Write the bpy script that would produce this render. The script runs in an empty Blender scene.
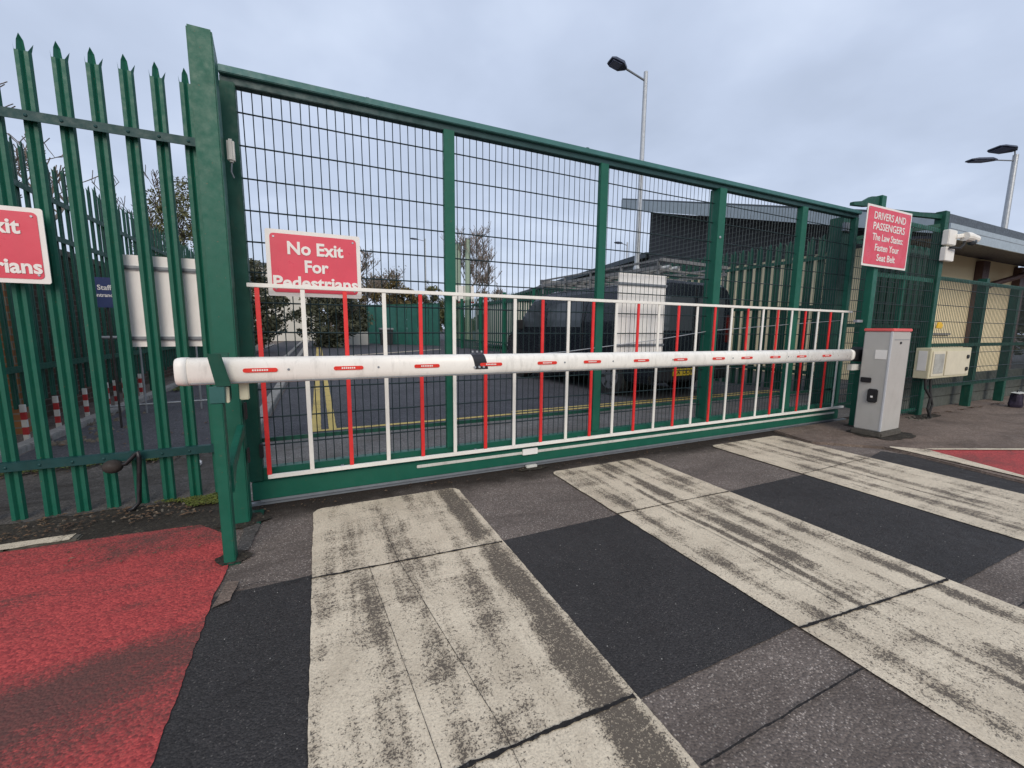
import bpy, bmesh, math, random
from mathutils import Vector, Matrix, noise
random.seed(7)
S = bpy.context.scene
COL = S.collection
R = math.radians

# ------------------------------------------------------------------ materials
MATS = {}
def nodes_of(name):
    m = bpy.data.materials.new(name); m.use_nodes = True
    nt = m.node_tree; b = nt.nodes['Principled BSDF']
    return m, nt, b
def N(nt, t, **kw):
    n = nt.nodes.new(t)
    for k, v in kw.items(): setattr(n, k, v)
    return n
def L(nt, a, b): nt.links.new(a, b)
def noise_node(nt, vec, scale, detail=4, rough=.55, dist=0):
    n = N(nt, 'ShaderNodeTexNoise'); n.inputs['Scale'].default_value = scale
    n.inputs['Detail'].default_value = detail; n.inputs['Roughness'].default_value = rough
    n.inputs['Distortion'].default_value = dist
    if vec is not None: L(nt, vec, n.inputs['Vector'])
    return n.outputs['Fac']
def ramp(nt, fac, stops):
    r = N(nt, 'ShaderNodeValToRGB'); e = r.color_ramp.elements
    while len(e) < len(stops): e.new(.5)
    for i, (p, c) in enumerate(stops):
        e[i].position = p; e[i].color = (c if isinstance(c, tuple) else (c, c, c)) + (1,)
    L(nt, fac, r.inputs['Fac']); return r.outputs['Color']
def mixc(nt, fac, a, b, mode='MIX'):
    m = N(nt, 'ShaderNodeMix', data_type='RGBA', blend_type=mode)
    for sock, v in ((m.inputs['Factor'], fac), (m.inputs['A'], a), (m.inputs['B'], b)):
        if isinstance(v, (int, float)): sock.default_value = v
        elif isinstance(v, tuple): sock.default_value = v + (1,)
        else: L(nt, v, sock)
    return m.outputs['Result']
def math_node(nt, op, a, b=None, c=None, clamp=False):
    m = N(nt, 'ShaderNodeMath', operation=op); m.use_clamp = clamp
    for i, v in enumerate((a, b, c)):
        if v is None: continue
        if isinstance(v, (int, float)): m.inputs[i].default_value = v
        else: L(nt, v, m.inputs[i])
    return m.outputs[0]
def pos(nt): return N(nt, 'ShaderNodeNewGeometry').outputs['Position']
def scaled(nt, vec, s):
    m = N(nt, 'ShaderNodeVectorMath', operation='MULTIPLY'); L(nt, vec, m.inputs[0]); m.inputs[1].default_value = s
    return m.outputs[0]
def bump(nt, b, h, strength=.3, dist=.01):
    n = N(nt, 'ShaderNodeBump'); n.inputs['Strength'].default_value = strength
    n.inputs['Distance'].default_value = dist; L(nt, h, n.inputs['Height']); L(nt, n.outputs[0], b.inputs['Normal'])

def paint(name, col, rough=.45, var=.25, metal=0, dirt=.0, scale=9, spec=.5, rust=None, bumpy=.08):
    """painted / moulded surface: mottled, a little grimy, never a flat colour"""
    if name in MATS: return MATS[name]
    m, nt, b = nodes_of(name)
    p = pos(nt)
    f = noise_node(nt, p, scale, 6, .65)
    dark = tuple(c * (1 - var) for c in col); lite = tuple(min(1, c * (1 + var * .7) + .004) for c in col)
    c = mixc(nt, ramp(nt, f, [(.3, 0.), (.7, 1.)]), dark, lite)
    if dirt:
        g = noise_node(nt, scaled(nt, p, (14, 14, 3)), 1.6, 8, .7)
        c = mixc(nt, math_node(nt, 'MULTIPLY', ramp(nt, g, [(.52, 0.), (.75, 1.)]), dirt), c, (.07, .065, .045))
    if rust:
        g = noise_node(nt, p, 55, 3, .6)
        c = mixc(nt, math_node(nt, 'MULTIPLY', ramp(nt, g, [(.68, 0.), (.74, 1.)]), rust), c, (.16, .10, .06))
    L(nt, c, b.inputs['Base Color'])
    L(nt, ramp(nt, noise_node(nt, p, scale * 3, 4), [(.3, max(.05, rough - .12)), (.7, min(1, rough + .15))]), b.inputs['Roughness'])
    b.inputs['Metallic'].default_value = metal
    b.inputs['Specular IOR Level'].default_value = spec
    if bumpy: bump(nt, b, noise_node(nt, p, 120, 3), bumpy, .003)
    MATS[name] = m; return m

GREEN = paint('green_paint', (.008, .104, .066), .42, .08, dirt=.09, rust=.6, spec=.32)
GREEN_D = paint('weathered_green_paint', (.007, .070, .046), .5, .2, dirt=.4, rust=.6, spec=.3)
GREEN_W = paint('green_wire_coating', (.006, .022, .024), .5, .2)
GREEN_P = paint('pale_face_green', (.040, .150, .140), .5, .15)
RAILG = paint('dark_rail_green', (.006, .050, .050), .45, .15, dirt=.08, rust=.4, spec=.3)
WHITE = paint('white_paint', (.84, .81, .74), .42, .06, dirt=.10)
BOOMW = paint('boom_white', (.87, .84, .77), .33, .07, dirt=.30, scale=6)
WHITE_D = paint('dirty_white_paint', (.62, .61, .56), .5, .12, dirt=.3)
BOARD = paint('white_board_back', (.87, .85, .81), .5, .05, dirt=.12, scale=3)
SILVER = paint('galvanised_steel', (.42, .44, .46), .42, .15, metal=.5)
GREYST = paint('grey_steel', (.22, .24, .26), .5, .15, metal=.3)
RED = paint('red_bar_paint', (.76, .030, .028), .4, .15)
SIGNR = paint('faded_sign_red', (.68, .058, .095), .38, .07, scale=5, dirt=.06)
SIGNW = paint('sign_white', (.80, .77, .72), .4, .05)
REFL = paint('red_reflector', (.72, .035, .02), .3, .1)
BLACK = paint('black_plastic', (.012, .012, .014), .4, .3)
BLACKR = paint('black_rubber', (.018, .018, .018), .75, .3)
CABG = paint('cabinet_grey', (.46, .445, .41), .42, .05, dirt=.12, scale=3)
CABG_E = paint('cabinet_corner_trim', (.55, .56, .57), .4, .05)
CABR = paint('cabinet_red_cap', (.78, .13, .12), .4, .1)
CREAM = paint('cream_box', (.66, .60, .45), .5, .06, dirt=.15)
PADC = paint('cream_rubber_pad', (.62, .60, .44), .6, .1, dirt=.3)
YEL = paint('yellow_plastic', (.75, .45, .02), .5, .15)
PLATEY = paint('number_plate_yellow', (.42, .30, .02), .4, .05)
BLUE = paint('blue_sign', (.012, .03, .12), .4, .1)
VAN = paint('black_van_paint', (.009, .012, .018), .22, .1, bumpy=0)
TYRE = paint('tyre_rubber', (.015, .015, .015), .8, .3)
RIM = paint('wheel_rim', (.25, .26, .28), .35, .15, metal=.7)
LAMPH = paint('lamp_head_grey', (.035, .045, .075), .4, .15)
BROWN = paint('brown_column', (.10, .052, .045), .5, .2)
STONE = paint('dirty_concrete', (.22, .20, .17), .85, .35, dirt=.6, scale=22)
KERB = paint('kerb_concrete', (.27, .26, .24), .85, .3, dirt=.5, scale=18)
SOFFIT = paint('dark_soffit', (.016, .014, .032), .6, .15)
FASCIA = paint('grey_fascia', (.32, .38, .42), .4, .1)
ROOFG = paint('roof_sheet_grey', (.055, .07, .085), .5, .15)
GRAVB = paint('gravel_board', (.085, .092, .08), .85, .3, dirt=.3, scale=14)
HOARD = paint('green_hoarding', (.016, .105, .082), .55, .15, dirt=.2, scale=3)
BARK = paint('bark', (.075, .060, .048), .9, .4, scale=16)
TWIG = paint('twig_bark', (.21, .172, .145), .9, .3, scale=16)
PURPLE = paint('dark_purple_cloth', (.024, .016, .036), .8, .4, scale=25)
GLASS_D, nt, b = nodes_of('dark_glass'); b.inputs['Base Color'].default_value = (.055, .065, .075, 1); b.inputs['Roughness'].default_value = .05
TAIL = paint('tail_lamp_red', (.10, .008, .007), .2, .1)

def wall_mat(name, kind):
    m, nt, b = nodes_of(name); p = pos(nt)
    if kind == 'brick':
        sep = N(nt, 'ShaderNodeSeparateXYZ'); L(nt, p, sep.inputs[0])
        cmb = N(nt, 'ShaderNodeCombineXYZ'); L(nt, math_node(nt, 'ADD', sep.outputs[0], sep.outputs[1]), cmb.inputs[0]); L(nt, sep.outputs[2], cmb.inputs[1])
        br = N(nt, 'ShaderNodeTexBrick'); L(nt, cmb.outputs[0], br.inputs['Vector'])
        br.inputs['Scale'].default_value = 1; br.inputs['Brick Width'].default_value = .22; br.inputs['Row Height'].default_value = .075
        br.inputs['Mortar Size'].default_value = .008; br.inputs['Color1'].default_value = (.13, .055, .035, 1)
        br.inputs['Color2'].default_value = (.07, .04, .03, 1); br.inputs['Mortar'].default_value = (.17, .155, .13, 1)
        c = mixc(nt, ramp(nt, noise_node(nt, p, 1.3, 8, .7), [(.45, 0.), (.62, 1.)]), br.outputs['Color'], (.02, .035, .018))
        L(nt, c, b.inputs['Base Color']); bump(nt, b, br.outputs['Fac'], -.5, .01)
    elif kind == 'orange':
        sep = N(nt, 'ShaderNodeSeparateXYZ'); L(nt, p, sep.inputs[0])
        cmb = N(nt, 'ShaderNodeCombineXYZ'); L(nt, math_node(nt, 'ADD', sep.outputs[0], sep.outputs[1]), cmb.inputs[0]); L(nt, sep.outputs[2], cmb.inputs[1])
        br = N(nt, 'ShaderNodeTexBrick'); L(nt, cmb.outputs[0], br.inputs['Vector'])
        br.inputs['Scale'].default_value = 1; br.inputs['Brick Width'].default_value = .22; br.inputs['Row Height'].default_value = .075
        br.inputs['Mortar Size'].default_value = .008; br.inputs['Color1'].default_value = (.34, .16, .06, 1)
        br.inputs['Color2'].default_value = (.26, .11, .045, 1); br.inputs['Mortar'].default_value = (.25, .22, .18, 1)
        L(nt, br.outputs['Color'], b.inputs['Base Color']); bump(nt, b, br.outputs['Fac'], -.5, .01)
    elif kind == 'cream':
        f = noise_node(nt, scaled(nt, p, (6, 6, 1.2)), 1, 7, .6)
        c = mixc(nt, f, (.82, .68, .41), (.88, .75, .49)); L(nt, c, b.inputs['Base Color'])
        w = N(nt, 'ShaderNodeTexWave', bands_direction='Z'); L(nt, p, w.inputs['Vector']); w.inputs['Scale'].default_value = 3.2
        bump(nt, b, w.outputs['Fac'], .15, .01)
    elif kind == 'clad':
        w = N(nt, 'ShaderNodeTexWave', bands_direction='Z'); L(nt, p, w.inputs['Vector']); w.inputs['Scale'].default_value = 2.1
        c = mixc(nt, ramp(nt, w.outputs['Fac'], [(.86, 0.), (.94, 1.)]), (.055, .058, .060), (.17, .18, .18))
        c = mixc(nt, math_node(nt, 'MULTIPLY', noise_node(nt, p, 1.1, 5), .5), c, (.05, .045, .05))
        L(nt, c, b.inputs['Base Color']); bump(nt, b, w.outputs['Fac'], .3, .02)
    elif kind == 'pale':
        f = noise_node(nt, p, .8, 6, .6)
        L(nt, mixc(nt, f, (.50, .48, .42), (.66, .64, .58)), b.inputs['Base Color'])
    b.inputs['Roughness'].default_value = .75
    return m
BRICK = wall_mat('ivy_stained_brick', 'brick'); OBRICK = wall_mat('orange_brick', 'orange')
CREAMW = wall_mat('cream_render', 'cream'); CLAD = wall_mat('dark_cladding', 'clad'); PALEW = wall_mat('pale_render', 'pale')

def leaf_mat(name, a, b_, cc):
    m, nt, b = nodes_of(name); p = pos(nt)
    f = noise_node(nt, p, 3.5, 3); f2 = noise_node(nt, p, 21, 2)
    c = mixc(nt, ramp(nt, f, [(.35, 0.), (.65, 1.)]), a, b_)
    c = mixc(nt, ramp(nt, f2, [(.55, 0.), (.7, 1.)]), c, cc)
    L(nt, c, b.inputs['Base Color']); b.inputs['Roughness'].default_value = .7
    return m
IVY = leaf_mat('dark_ivy_leaves', (.040, .046, .026), (.075, .080, .042), (.12, .11, .062))
OLIVE = leaf_mat('olive_leaves', (.075, .085, .028), (.13, .13, .05), (.16, .13, .06))
AUTUMN = leaf_mat('yellow_brown_leaves', (.09, .07, .03), (.17, .13, .04), (.10, .05, .03))
MOSS = leaf_mat('moss_green', (.05, .075, .012), (.12, .14, .02), (.10, .08, .02))
LITTER = leaf_mat('leaf_litter_brown', (.06, .035, .02), (.14, .08, .04), (.20, .15, .10))

# ground materials ------------------------------------------------------------
def asphalt(name, base, speck, amount, dirt=None, scale=1.0, rough=.85, big=(.82, 1.18), darkband=False):
    m, nt, b = nodes_of(name); p = pos(nt)
    v = N(nt, 'ShaderNodeTexVoronoi'); L(nt, p, v.inputs['Vector']); v.inputs['Scale'].default_value = 85 * scale
    sepc = N(nt, 'ShaderNodeSeparateColor'); L(nt, v.outputs['Color'], sepc.inputs[0])
    chips = math_node(nt, 'MULTIPLY', ramp(nt, sepc.outputs[0], [(1 - amount - .06, 0.), (1 - amount + .06, 1.)]),
                      ramp(nt, v.outputs['Distance'], [(.30, 1.), (.55, 0.)]))
    c0 = mixc(nt, sepc.outputs[1], tuple(x * .72 for x in base), tuple(x * 1.25 for x in base))
    c = mixc(nt, chips, c0, speck)
    lf = noise_node(nt, p, 1.7, 7, .62, .4)
    c = mixc(nt, 1.0, c, ramp(nt, lf, [(.3, big[0]), (.7, big[1])]), 'MULTIPLY')
    if dirt:
        d = noise_node(nt, scaled(nt, p, (1.1, 2.6, 1)), 1.2, 9, .7, .8)
        c = mixc(nt, math_node(nt, 'MULTIPLY', ramp(nt, d, [(.46, 0.), (.66, 1.)]), .75), c, dirt)
    if darkband:
        # brown grime that collects along the gate track (y about 2.9)
        sx = N(nt, 'ShaderNodeSeparateXYZ'); L(nt, p, sx.inputs[0])
        yy = math_node(nt, 'ADD', sx.outputs[1], math_node(nt, 'MULTIPLY', math_node(nt, 'SUBTRACT', noise_node(nt, p, 2.2, 6, .65), .5), .55))
        band = math_node(nt, 'SUBTRACT', 1.0, math_node(nt, 'DIVIDE', math_node(nt, 'ABSOLUTE', math_node(nt, 'SUBTRACT', yy, 3.0)), .33), clamp=True)
        c = mixc(nt, math_node(nt, 'MULTIPLY', band, 1.5, clamp=True), c, mixc(nt, chips, (.035, .027, .022), (.07, .055, .045)))
    L(nt, c, b.inputs['Base Color'])
    L(nt, ramp(nt, noise_node(nt, p, 14, 5), [(.3, rough - .18), (.7, min(1, rough + .1))]), b.inputs['Roughness'])
    h = math_node(nt, 'ADD', math_node(nt, 'MULTIPLY', v.outputs['Distance'], -1.), noise_node(nt, p, 60 * scale, 5))
    bump(nt, b, h, .55, .006)
    b.inputs['Specular IOR Level'].default_value = .22
    return m
OLD = asphalt('old_asphalt', (.158, .130, .112), (.42, .36, .31), .22, scale=1.6, dirt=(.085, .068, .058), darkband=True)
ROADM = asphalt('road_asphalt', (.066, .066, .074), (.17, .17, .18), .12)
NEWA = asphalt('fresh_black_asphalt', (.040, .037, .036), (.12, .11, .10), .04, scale=1.9, rough=.72, big=(.85, 1.2))
PATHA = asphalt('brown_footway_asphalt', (.185, .140, .112), (.30, .25, .20), .1, dirt=(.09, .068, .055))
APRON = asphalt('concrete_apron', (.155, .145, .138), (.30, .29, .27), .12, dirt=(.10, .088, .075))
DIRTY = asphalt('dirty_verge_concrete', (.10, .090, .080), (.2, .18, .16), .08, dirt=(.035, .03, .022))

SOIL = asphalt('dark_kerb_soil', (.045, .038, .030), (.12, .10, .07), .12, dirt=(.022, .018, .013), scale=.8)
def red_surface():
    m, nt, b = nodes_of('red_antiskid'); p = pos(nt)
    v = N(nt, 'ShaderNodeTexVoronoi'); L(nt, p, v.inputs['Vector']); v.inputs['Scale'].default_value = 110
    sepc = N(nt, 'ShaderNodeSeparateColor'); L(nt, v.outputs['Color'], sepc.inputs[0])
    c = mixc(nt, sepc.outputs[0], (.28, .031, .032), (.54, .072, .064))
    w = noise_node(nt, scaled(nt, p, (1.0, 2.4, 1)), 1.5, 10, .68, .9)
    fine = noise_node(nt, p, 75, 4, .7)
    wear = math_node(nt, 'ADD', w, math_node(nt, 'MULTIPLY', math_node(nt, 'SUBTRACT', fine, .5), .38))
    # a broad tyre-scrubbed stain across the middle of the panel
    sx = N(nt, 'ShaderNodeSeparateXYZ'); L(nt, p, sx.inputs[0])
    ax = math_node(nt, 'DIVIDE', math_node(nt, 'ADD', sx.outputs[0], .80), .36)
    ay = math_node(nt, 'DIVIDE', math_node(nt, 'ADD', math_node(nt, 'SUBTRACT', sx.outputs[1], 1.84), math_node(nt, 'MULTIPLY', sx.outputs[0], -.28)), .20)
    r2 = math_node(nt, 'ADD', math_node(nt, 'MULTIPLY', ax, ax), math_node(nt, 'MULTIPLY', ay, ay))
    blob = math_node(nt, 'MULTIPLY', math_node(nt, 'SUBTRACT', 1.0, math_node(nt, 'MULTIPLY', r2, .45), clamp=True), .26)
    wear = math_node(nt, 'ADD', wear, blob)
    wear = math_node(nt, 'ADD', wear, math_node(nt, 'MULTIPLY', math_node(nt, 'SUBTRACT', sx.outputs[1], 2.55), .34, clamp=True))
    k = ramp(nt, math_node(nt, 'ADD', wear, math_node(nt, 'MULTIPLY', math_node(nt, 'SUBTRACT', noise_node(nt, p, 190, 2, .6), .5), .5)), [(.49, 0.), (.74, 1.)])
    c = mixc(nt, math_node(nt, 'MULTIPLY', k, .82), c, (.066, .044, .034))
    L(nt, c, b.inputs['Base Color']); b.inputs['Roughness'].default_value = .8
    bump(nt, b, math_node(nt, 'SUBTRACT', fine, v.outputs['Distance']), .6, .006)
    return m
REDM = red_surface()

def stripe_mat(name, bands, seed, amount=.0):
    """thick cream marking worn along the wheel tracks: bands = (centre x, half width, strength)"""
    m, nt, b = nodes_of(name); p = pos(nt)
    off = N(nt, 'ShaderNodeVectorMath', operation='ADD'); L(nt, p, off.inputs[0]); off.inputs[1].default_value = (seed * 3.1, seed * 1.7, 0)
    q = off.outputs[0]
    sx = N(nt, 'ShaderNodeSeparateXYZ'); L(nt, p, sx.inputs[0])
    fine = math_node(nt, 'ADD', math_node(nt, 'MULTIPLY', noise_node(nt, q, 85, 3, .62), .52), math_node(nt, 'MULTIPLY', noise_node(nt, q, 200, 2, .6), .48))
    streak = noise_node(nt, scaled(nt, q, (13, 1.0, 1)), 1.0, 6, .6, .25)
    ripple = noise_node(nt, scaled(nt, q, (1.6, 13, 1)), 1.0, 5, .6, .3)
    blot = noise_node(nt, q, 3.1, 6, .62, .4)
    wob = math_node(nt, 'MULTIPLY', math_node(nt, 'SUBTRACT', noise_node(nt, scaled(nt, q, (2, 1.1, 1)), 1.3, 5), .5), .09)
    x = math_node(nt, 'ADD', sx.outputs[0], wob)
    tot = None
    for (c0, hw, st) in bands:
        d = math_node(nt, 'DIVIDE', math_node(nt, 'ABSOLUTE', math_node(nt, 'SUBTRACT', x, c0)), hw)
        f = math_node(nt, 'MULTIPLY', math_node(nt, 'SUBTRACT', 1.35, d, clamp=True), st)
        tot = f if tot is None else math_node(nt, 'ADD', tot, f)
    gate = ramp(nt, noise_node(nt, scaled(nt, q, (2.5, 1.3, 1)), 1.2, 6, .65), [(.40, .15), (.56, 1.)])
    k = lambda n_, w_: math_node(nt, 'MULTIPLY', math_node(nt, 'SUBTRACT', n_, .5), w_)
    D = math_node(nt, 'ADD', math_node(nt, 'ADD', k(streak, 1.25), k(blot, 1.15)), math_node(nt, 'ADD', k(ripple, .7), math_node(nt, 'MULTIPLY', math_node(nt, 'MULTIPLY', tot, gate), .85)))
    D = math_node(nt, 'MINIMUM', math_node(nt, 'MAXIMUM', math_node(nt, 'ADD', D, .27 + amount), .05), .80)
    acc = math_node(nt, 'SUBTRACT', fine, math_node(nt, 'SUBTRACT', .645, math_node(nt, 'MULTIPLY', D, .32)))
    worn = ramp(nt, acc, [(0., 0.), (.085, 1.)])
    tint = mixc(nt, noise_node(nt, q, 3.0, 6, .6), (.79, .68, .51), (.65, .55, .405))
    tint = mixc(nt, ramp(nt, noise_node(nt, q, 170, 2, .7), [(.42, 0.), (.66, .6)]), tint, (.40, .335, .25))
    grime = math_node(nt, 'MAXIMUM', ramp(nt, noise_node(nt, q, 2.6, 8, .7, .4), [(.46, 0.), (.68, .5)]), ramp(nt, D, [(.26, 0.), (.62, .72)]))
    tint = mixc(nt, grime, tint, (.33, .265, .185))
    c = mixc(nt, math_node(nt, 'MULTIPLY', worn, .88), tint, (.075, .059, .045))
    L(nt, c, b.inputs['Base Color']); b.inputs['Roughness'].default_value = .78
    bump(nt, b, math_node(nt, 'SUBTRACT', noise_node(nt, q, 90, 4), worn), .5, .005)
    return m

# ------------------------------------------------------------------ mesh helpers
class MB:
    def __init__(s): s.v = []; s.f = []
    def add(s, vs, fs):
        o = len(s.v); s.v += [Vector(v) for v in vs]; s.f += [tuple(i + o for i in f) for f in fs]; return s
    def box(s, x0, x1, y0, y1, z0, z1):
        return s.add([(x0,y0,z0),(x1,y0,z0),(x1,y1,z0),(x0,y1,z0),(x0,y0,z1),(x1,y0,z1),(x1,y1,z1),(x0,y1,z1)],
                     [(0,3,2,1),(4,5,6,7),(0,1,5,4),(1,2,6,5),(2,3,7,6),(3,0,4,7)])
    def hexa(s, lo, hi):
        return s.add(list(lo) + list(hi), [(0,3,2,1),(4,5,6,7),(0,1,5,4),(1,2,6,5),(2,3,7,6),(3,0,4,7)])
    def bar(s, a, b, w, h=None, up=(0,0,1)):
        """rectangular bar from a to b"""
        h = h or w; a = Vector(a); b = Vector(b); d = (b - a).normalized(); up = Vector(up)
        if abs(d.dot(up)) > .98: up = Vector((0,1,0))
        r = d.cross(up).normalized(); u = r.cross(d)
        q = [(-r*w/2 - u*h/2), (r*w/2 - u*h/2), (r*w/2 + u*h/2), (-r*w/2 + u*h/2)]
        return s.add([a+e for e in q] + [b+e for e in q], [(0,3,2,1),(4,5,6,7),(0,1,5,4),(1,2,6,5),(2,3,7,6),(3,0,4,7)])
    def tube(s, pts, rad, n=8, cap=True):
        pts = [Vector(p) for p in pts]; rad = rad if isinstance(rad, (list, tuple)) else [rad] * len(pts)
        o = len(s.v); prev = None
        for i, p in enumerate(pts):
            d = (pts[min(i+1, len(pts)-1)] - pts[max(i-1, 0)]).normalized()
            if prev is None:
                a = Vector((0,0,1)) if abs(d.z) < .9 else Vector((1,0,0)); r = d.cross(a).normalized()
            else: r = (prev - d * prev.dot(d)).normalized()
            prev = r; u = d.cross(r)
            for k in range(n):
                t = 2*math.pi*k/n; s.v.append(p + (r*math.cos(t) + u*math.sin(t)) * rad[i])
        for i in range(len(pts)-1):
            for k in range(n):
                a = o+i*n+k; b = o+i*n+(k+1)%n; s.f.append((a, b, b+n, a+n))
        if cap:
            s.f.append(tuple(o+k for k in reversed(range(n)))); s.f.append(tuple(o+(len(pts)-1)*n+k for k in range(n)))
        return s
    def loft(s, rings, cap=True):
        o = len(s.v); n = len(rings[0])
        for r in rings: s.v += [Vector(p) for p in r]
        for i in range(len(rings)-1):
            for k in range(n):
                a = o+i*n+k; b = o+i*n+(k+1)%n; s.f.append((a, b, b+n, a+n))
        if cap: s.f.append(tuple(o+k for k in reversed(range(n)))); s.f.append(tuple(o+(len(rings)-1)*n+k for k in range(n)))
        return s
    def sphere(s, c, rx, ry=None, rz=None, n=12, m=8):
        ry = ry or rx; rz = rz or rx; c = Vector(c); rings = []
        for i in range(m+1):
            t = math.pi * (i/m) ; t = min(max(t, .06), math.pi-.06)
            rings.append([c + Vector((rx*math.sin(t)*math.cos(2*math.pi*k/n), ry*math.sin(t)*math.sin(2*math.pi*k/n), -rz*math.cos(t))) for k in range(n)])
        return s.loft(rings)
    def prism(s, poly, axis, a, b):
        """extrude a 2-D polygon along an axis ('x': poly is (y,z); 'y': (x,z); 'z': (x,y))"""
        def P(u, v, w): return {'x': (w,u,v), 'y': (u,w,v), 'z': (u,v,w)}[axis]
        n = len(poly)
        return s.add([P(u,v,a) for u,v in poly] + [P(u,v,b) for u,v in poly],
                     [tuple(reversed(range(n))), tuple(range(n, 2*n))] + [(i, (i+1)%n, n+(i+1)%n, n+i) for i in range(n)])
    def build(s, name, mat, parent=None, bevel=0, smooth=False, fix=True):
        me = bpy.data.meshes.new(name)
        off = Vector((0,0,0))
        if parent is not None: off = parent.matrix_world.translation if parent.parent is None else parent.parent.location
        if parent is not None and parent.parent is None: off = parent.location
        me.from_pydata([tuple(v - off) for v in s.v], [], s.f); 
        if fix:
            bm = bmesh.new(); bm.from_mesh(me); bmesh.ops.recalc_face_normals(bm, faces=bm.faces)
            if bevel: bmesh.ops.bevel(bm, geom=list(bm.edges), offset=bevel, segments=2, affect='EDGES', clamp_overlap=True)
            bm.to_mesh(me); bm.free()
        me.materials.append(mat)
        if smooth:
            for p in me.polygons: p.use_smooth = True
        o = bpy.data.objects.new(name, me); COL.objects.link(o)
        if parent is not None: o.parent = parent
        return o
def thing(name, loc, label, cat, group=None):
    o = bpy.data.objects.new(name, None); COL.objects.link(o); o.location = loc; o.empty_display_size = .2
    o['label'] = label; o['category'] = cat
    if group: o['group'] = group
    return o
def tag(o, label, cat, group=None):
    o['label'] = label; o['category'] = cat
    if group: o['group'] = group
    return o
def struct(o): o['kind'] = 'structure'; return o
def stuff(o, label, cat): o['kind'] = 'stuff'; return tag(o, label, cat)

def text_mesh(body, size, width=None, bold=.0, depth=.0015, spacing=1.0):
    """lettering as a flat mesh: returns verts (x right, y up), faces, centred on x"""
    cu = bpy.data.curves.new('lettering', 'FONT'); cu.body = body; cu.size = size; cu.align_x = 'CENTER'; cu.align_y = 'CENTER'
    cu.offset = bold; cu.extrude = depth; cu.space_character = spacing; cu.resolution_u = 3
    ob = bpy.data.objects.new('lettering', cu); COL.objects.link(ob)
    bpy.context.view_layer.update()
    dg = bpy.context.evaluated_depsgraph_get(); me = ob.evaluated_get(dg).to_mesh()
    vs = [v.co.copy() for v in me.vertices]; fs = [tuple(p.vertices) for p in me.polygons]
    ob.evaluated_get(dg).to_mesh_clear()
    bpy.data.objects.remove(ob); bpy.data.curves.remove(cu)
    if width:
        w = max(v.x for v in vs) - min(v.x for v in vs); k = width / w
        for v in vs: v.x *= k
    return vs, fs
def letters(mb, body, cx, y, cz, size, width, bold=.0):
    vs, fs = text_mesh(body, size, width, bold)
    return mb.add([(cx + v.x, y - v.z, cz + v.y) for v in vs], fs)
def rrect(x0, x1, z0, z1, r, n=5):
    pts = []
    for cx, cz, a0 in ((x1-r, z1-r, 0), (x0+r, z1-r, 90), (x0+r, z0+r, 180), (x1-r, z0+r, 270)):
        for k in range(n+1):
            t = R(a0 + 90*k/n); pts.append((cx + r*math.cos(t), cz + r*math.sin(t)))
    return pts

# ------------------------------------------------------------------ ground
def sheet(name, poly, z, mat, jitter=0, step=.04):
    pts = []
    n = len(poly)
    for i in range(n):
        a = Vector(poly[i]); b = Vector(poly[(i+1) % n])
        if jitter:
            k = max(1, min(400, int((b-a).length/step)))
            d = (b-a).normalized(); nn = Vector((-d.y, d.x))
            for j in range(k):
                p = a.lerp(b, j/k); w = noise.noise(Vector((p.x*9, p.y*9, z*100)))*.6 + noise.noise(Vector((p.x*31, p.y*31, 5)))*.5
                q = p + nn*w*jitter; pts.append((q.x, q.y, z))
        else: pts.append((a.x, a.y, z))
    me = bpy.data.meshes.new(name); me.from_pydata(pts, [], [tuple(range(len(pts)))]); me.materials.append(mat)
    bm = bmesh.new(); bm.from_mesh(me); bmesh.ops.triangulate(bm, faces=bm.faces); bmesh.ops.recalc_face_normals(bm, faces=bm.faces)
    if bm.faces and sum(f.normal.z*f.calc_area() for f in bm.faces) < 0: bmesh.ops.reverse_faces(bm, faces=bm.faces)
    bm.to_mesh(me); bm.free()
    o = bpy.data.objects.new(name, me); COL.objects.link(o); return struct(o)
def rect(x0, x1, y0, y1): return [(x0,y0),(x1,y0),(x1,y1),(x0,y1)]

gm = bpy.data.meshes.new('ground'); gm.from_pydata([(-400,-400,0),(400,-400,0),(400,400,0),(-400,400,0)], [], [(0,1,2,3)]); gm.materials.append(OLD)
g = bpy.data.objects.new('ground', gm); COL.objects.link(g); struct(g)
sheet('road', rect(-.60, 60, 4.74, 200), .004, ROADM, .012, .1)
sheet('apron', rect(-.55, 8.0, 3.12, 4.74), .004, APRON, .008)
sheet('path', rect(-2.45, -.78, 4.55, 60), .004, ROADM, .03, .1)
sheet('verge', rect(-9, -.55, 3.30, 4.5), .006, DIRTY, .03)
sheet('verge', [(-9,2.84),(-1.25,2.84),(-1.0,2.72),(-.72,2.60),(-.50,2.56),(-.50,3.34),(-9,3.34)], .005, SOIL, .03)
k_ = .957
FW = [(x*k_, y*k_) for x, y in [(5.30,2.18),(5.10,1.0),(4.9,-1),(14,-1),(30,.5),(30,3.12),(4.95,3.12),(4.80,2.60)]]
fwm = MB().prism(FW, 'z', -.05, .022).build('footway', PATHA, None, .012); struct(fwm)
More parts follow.
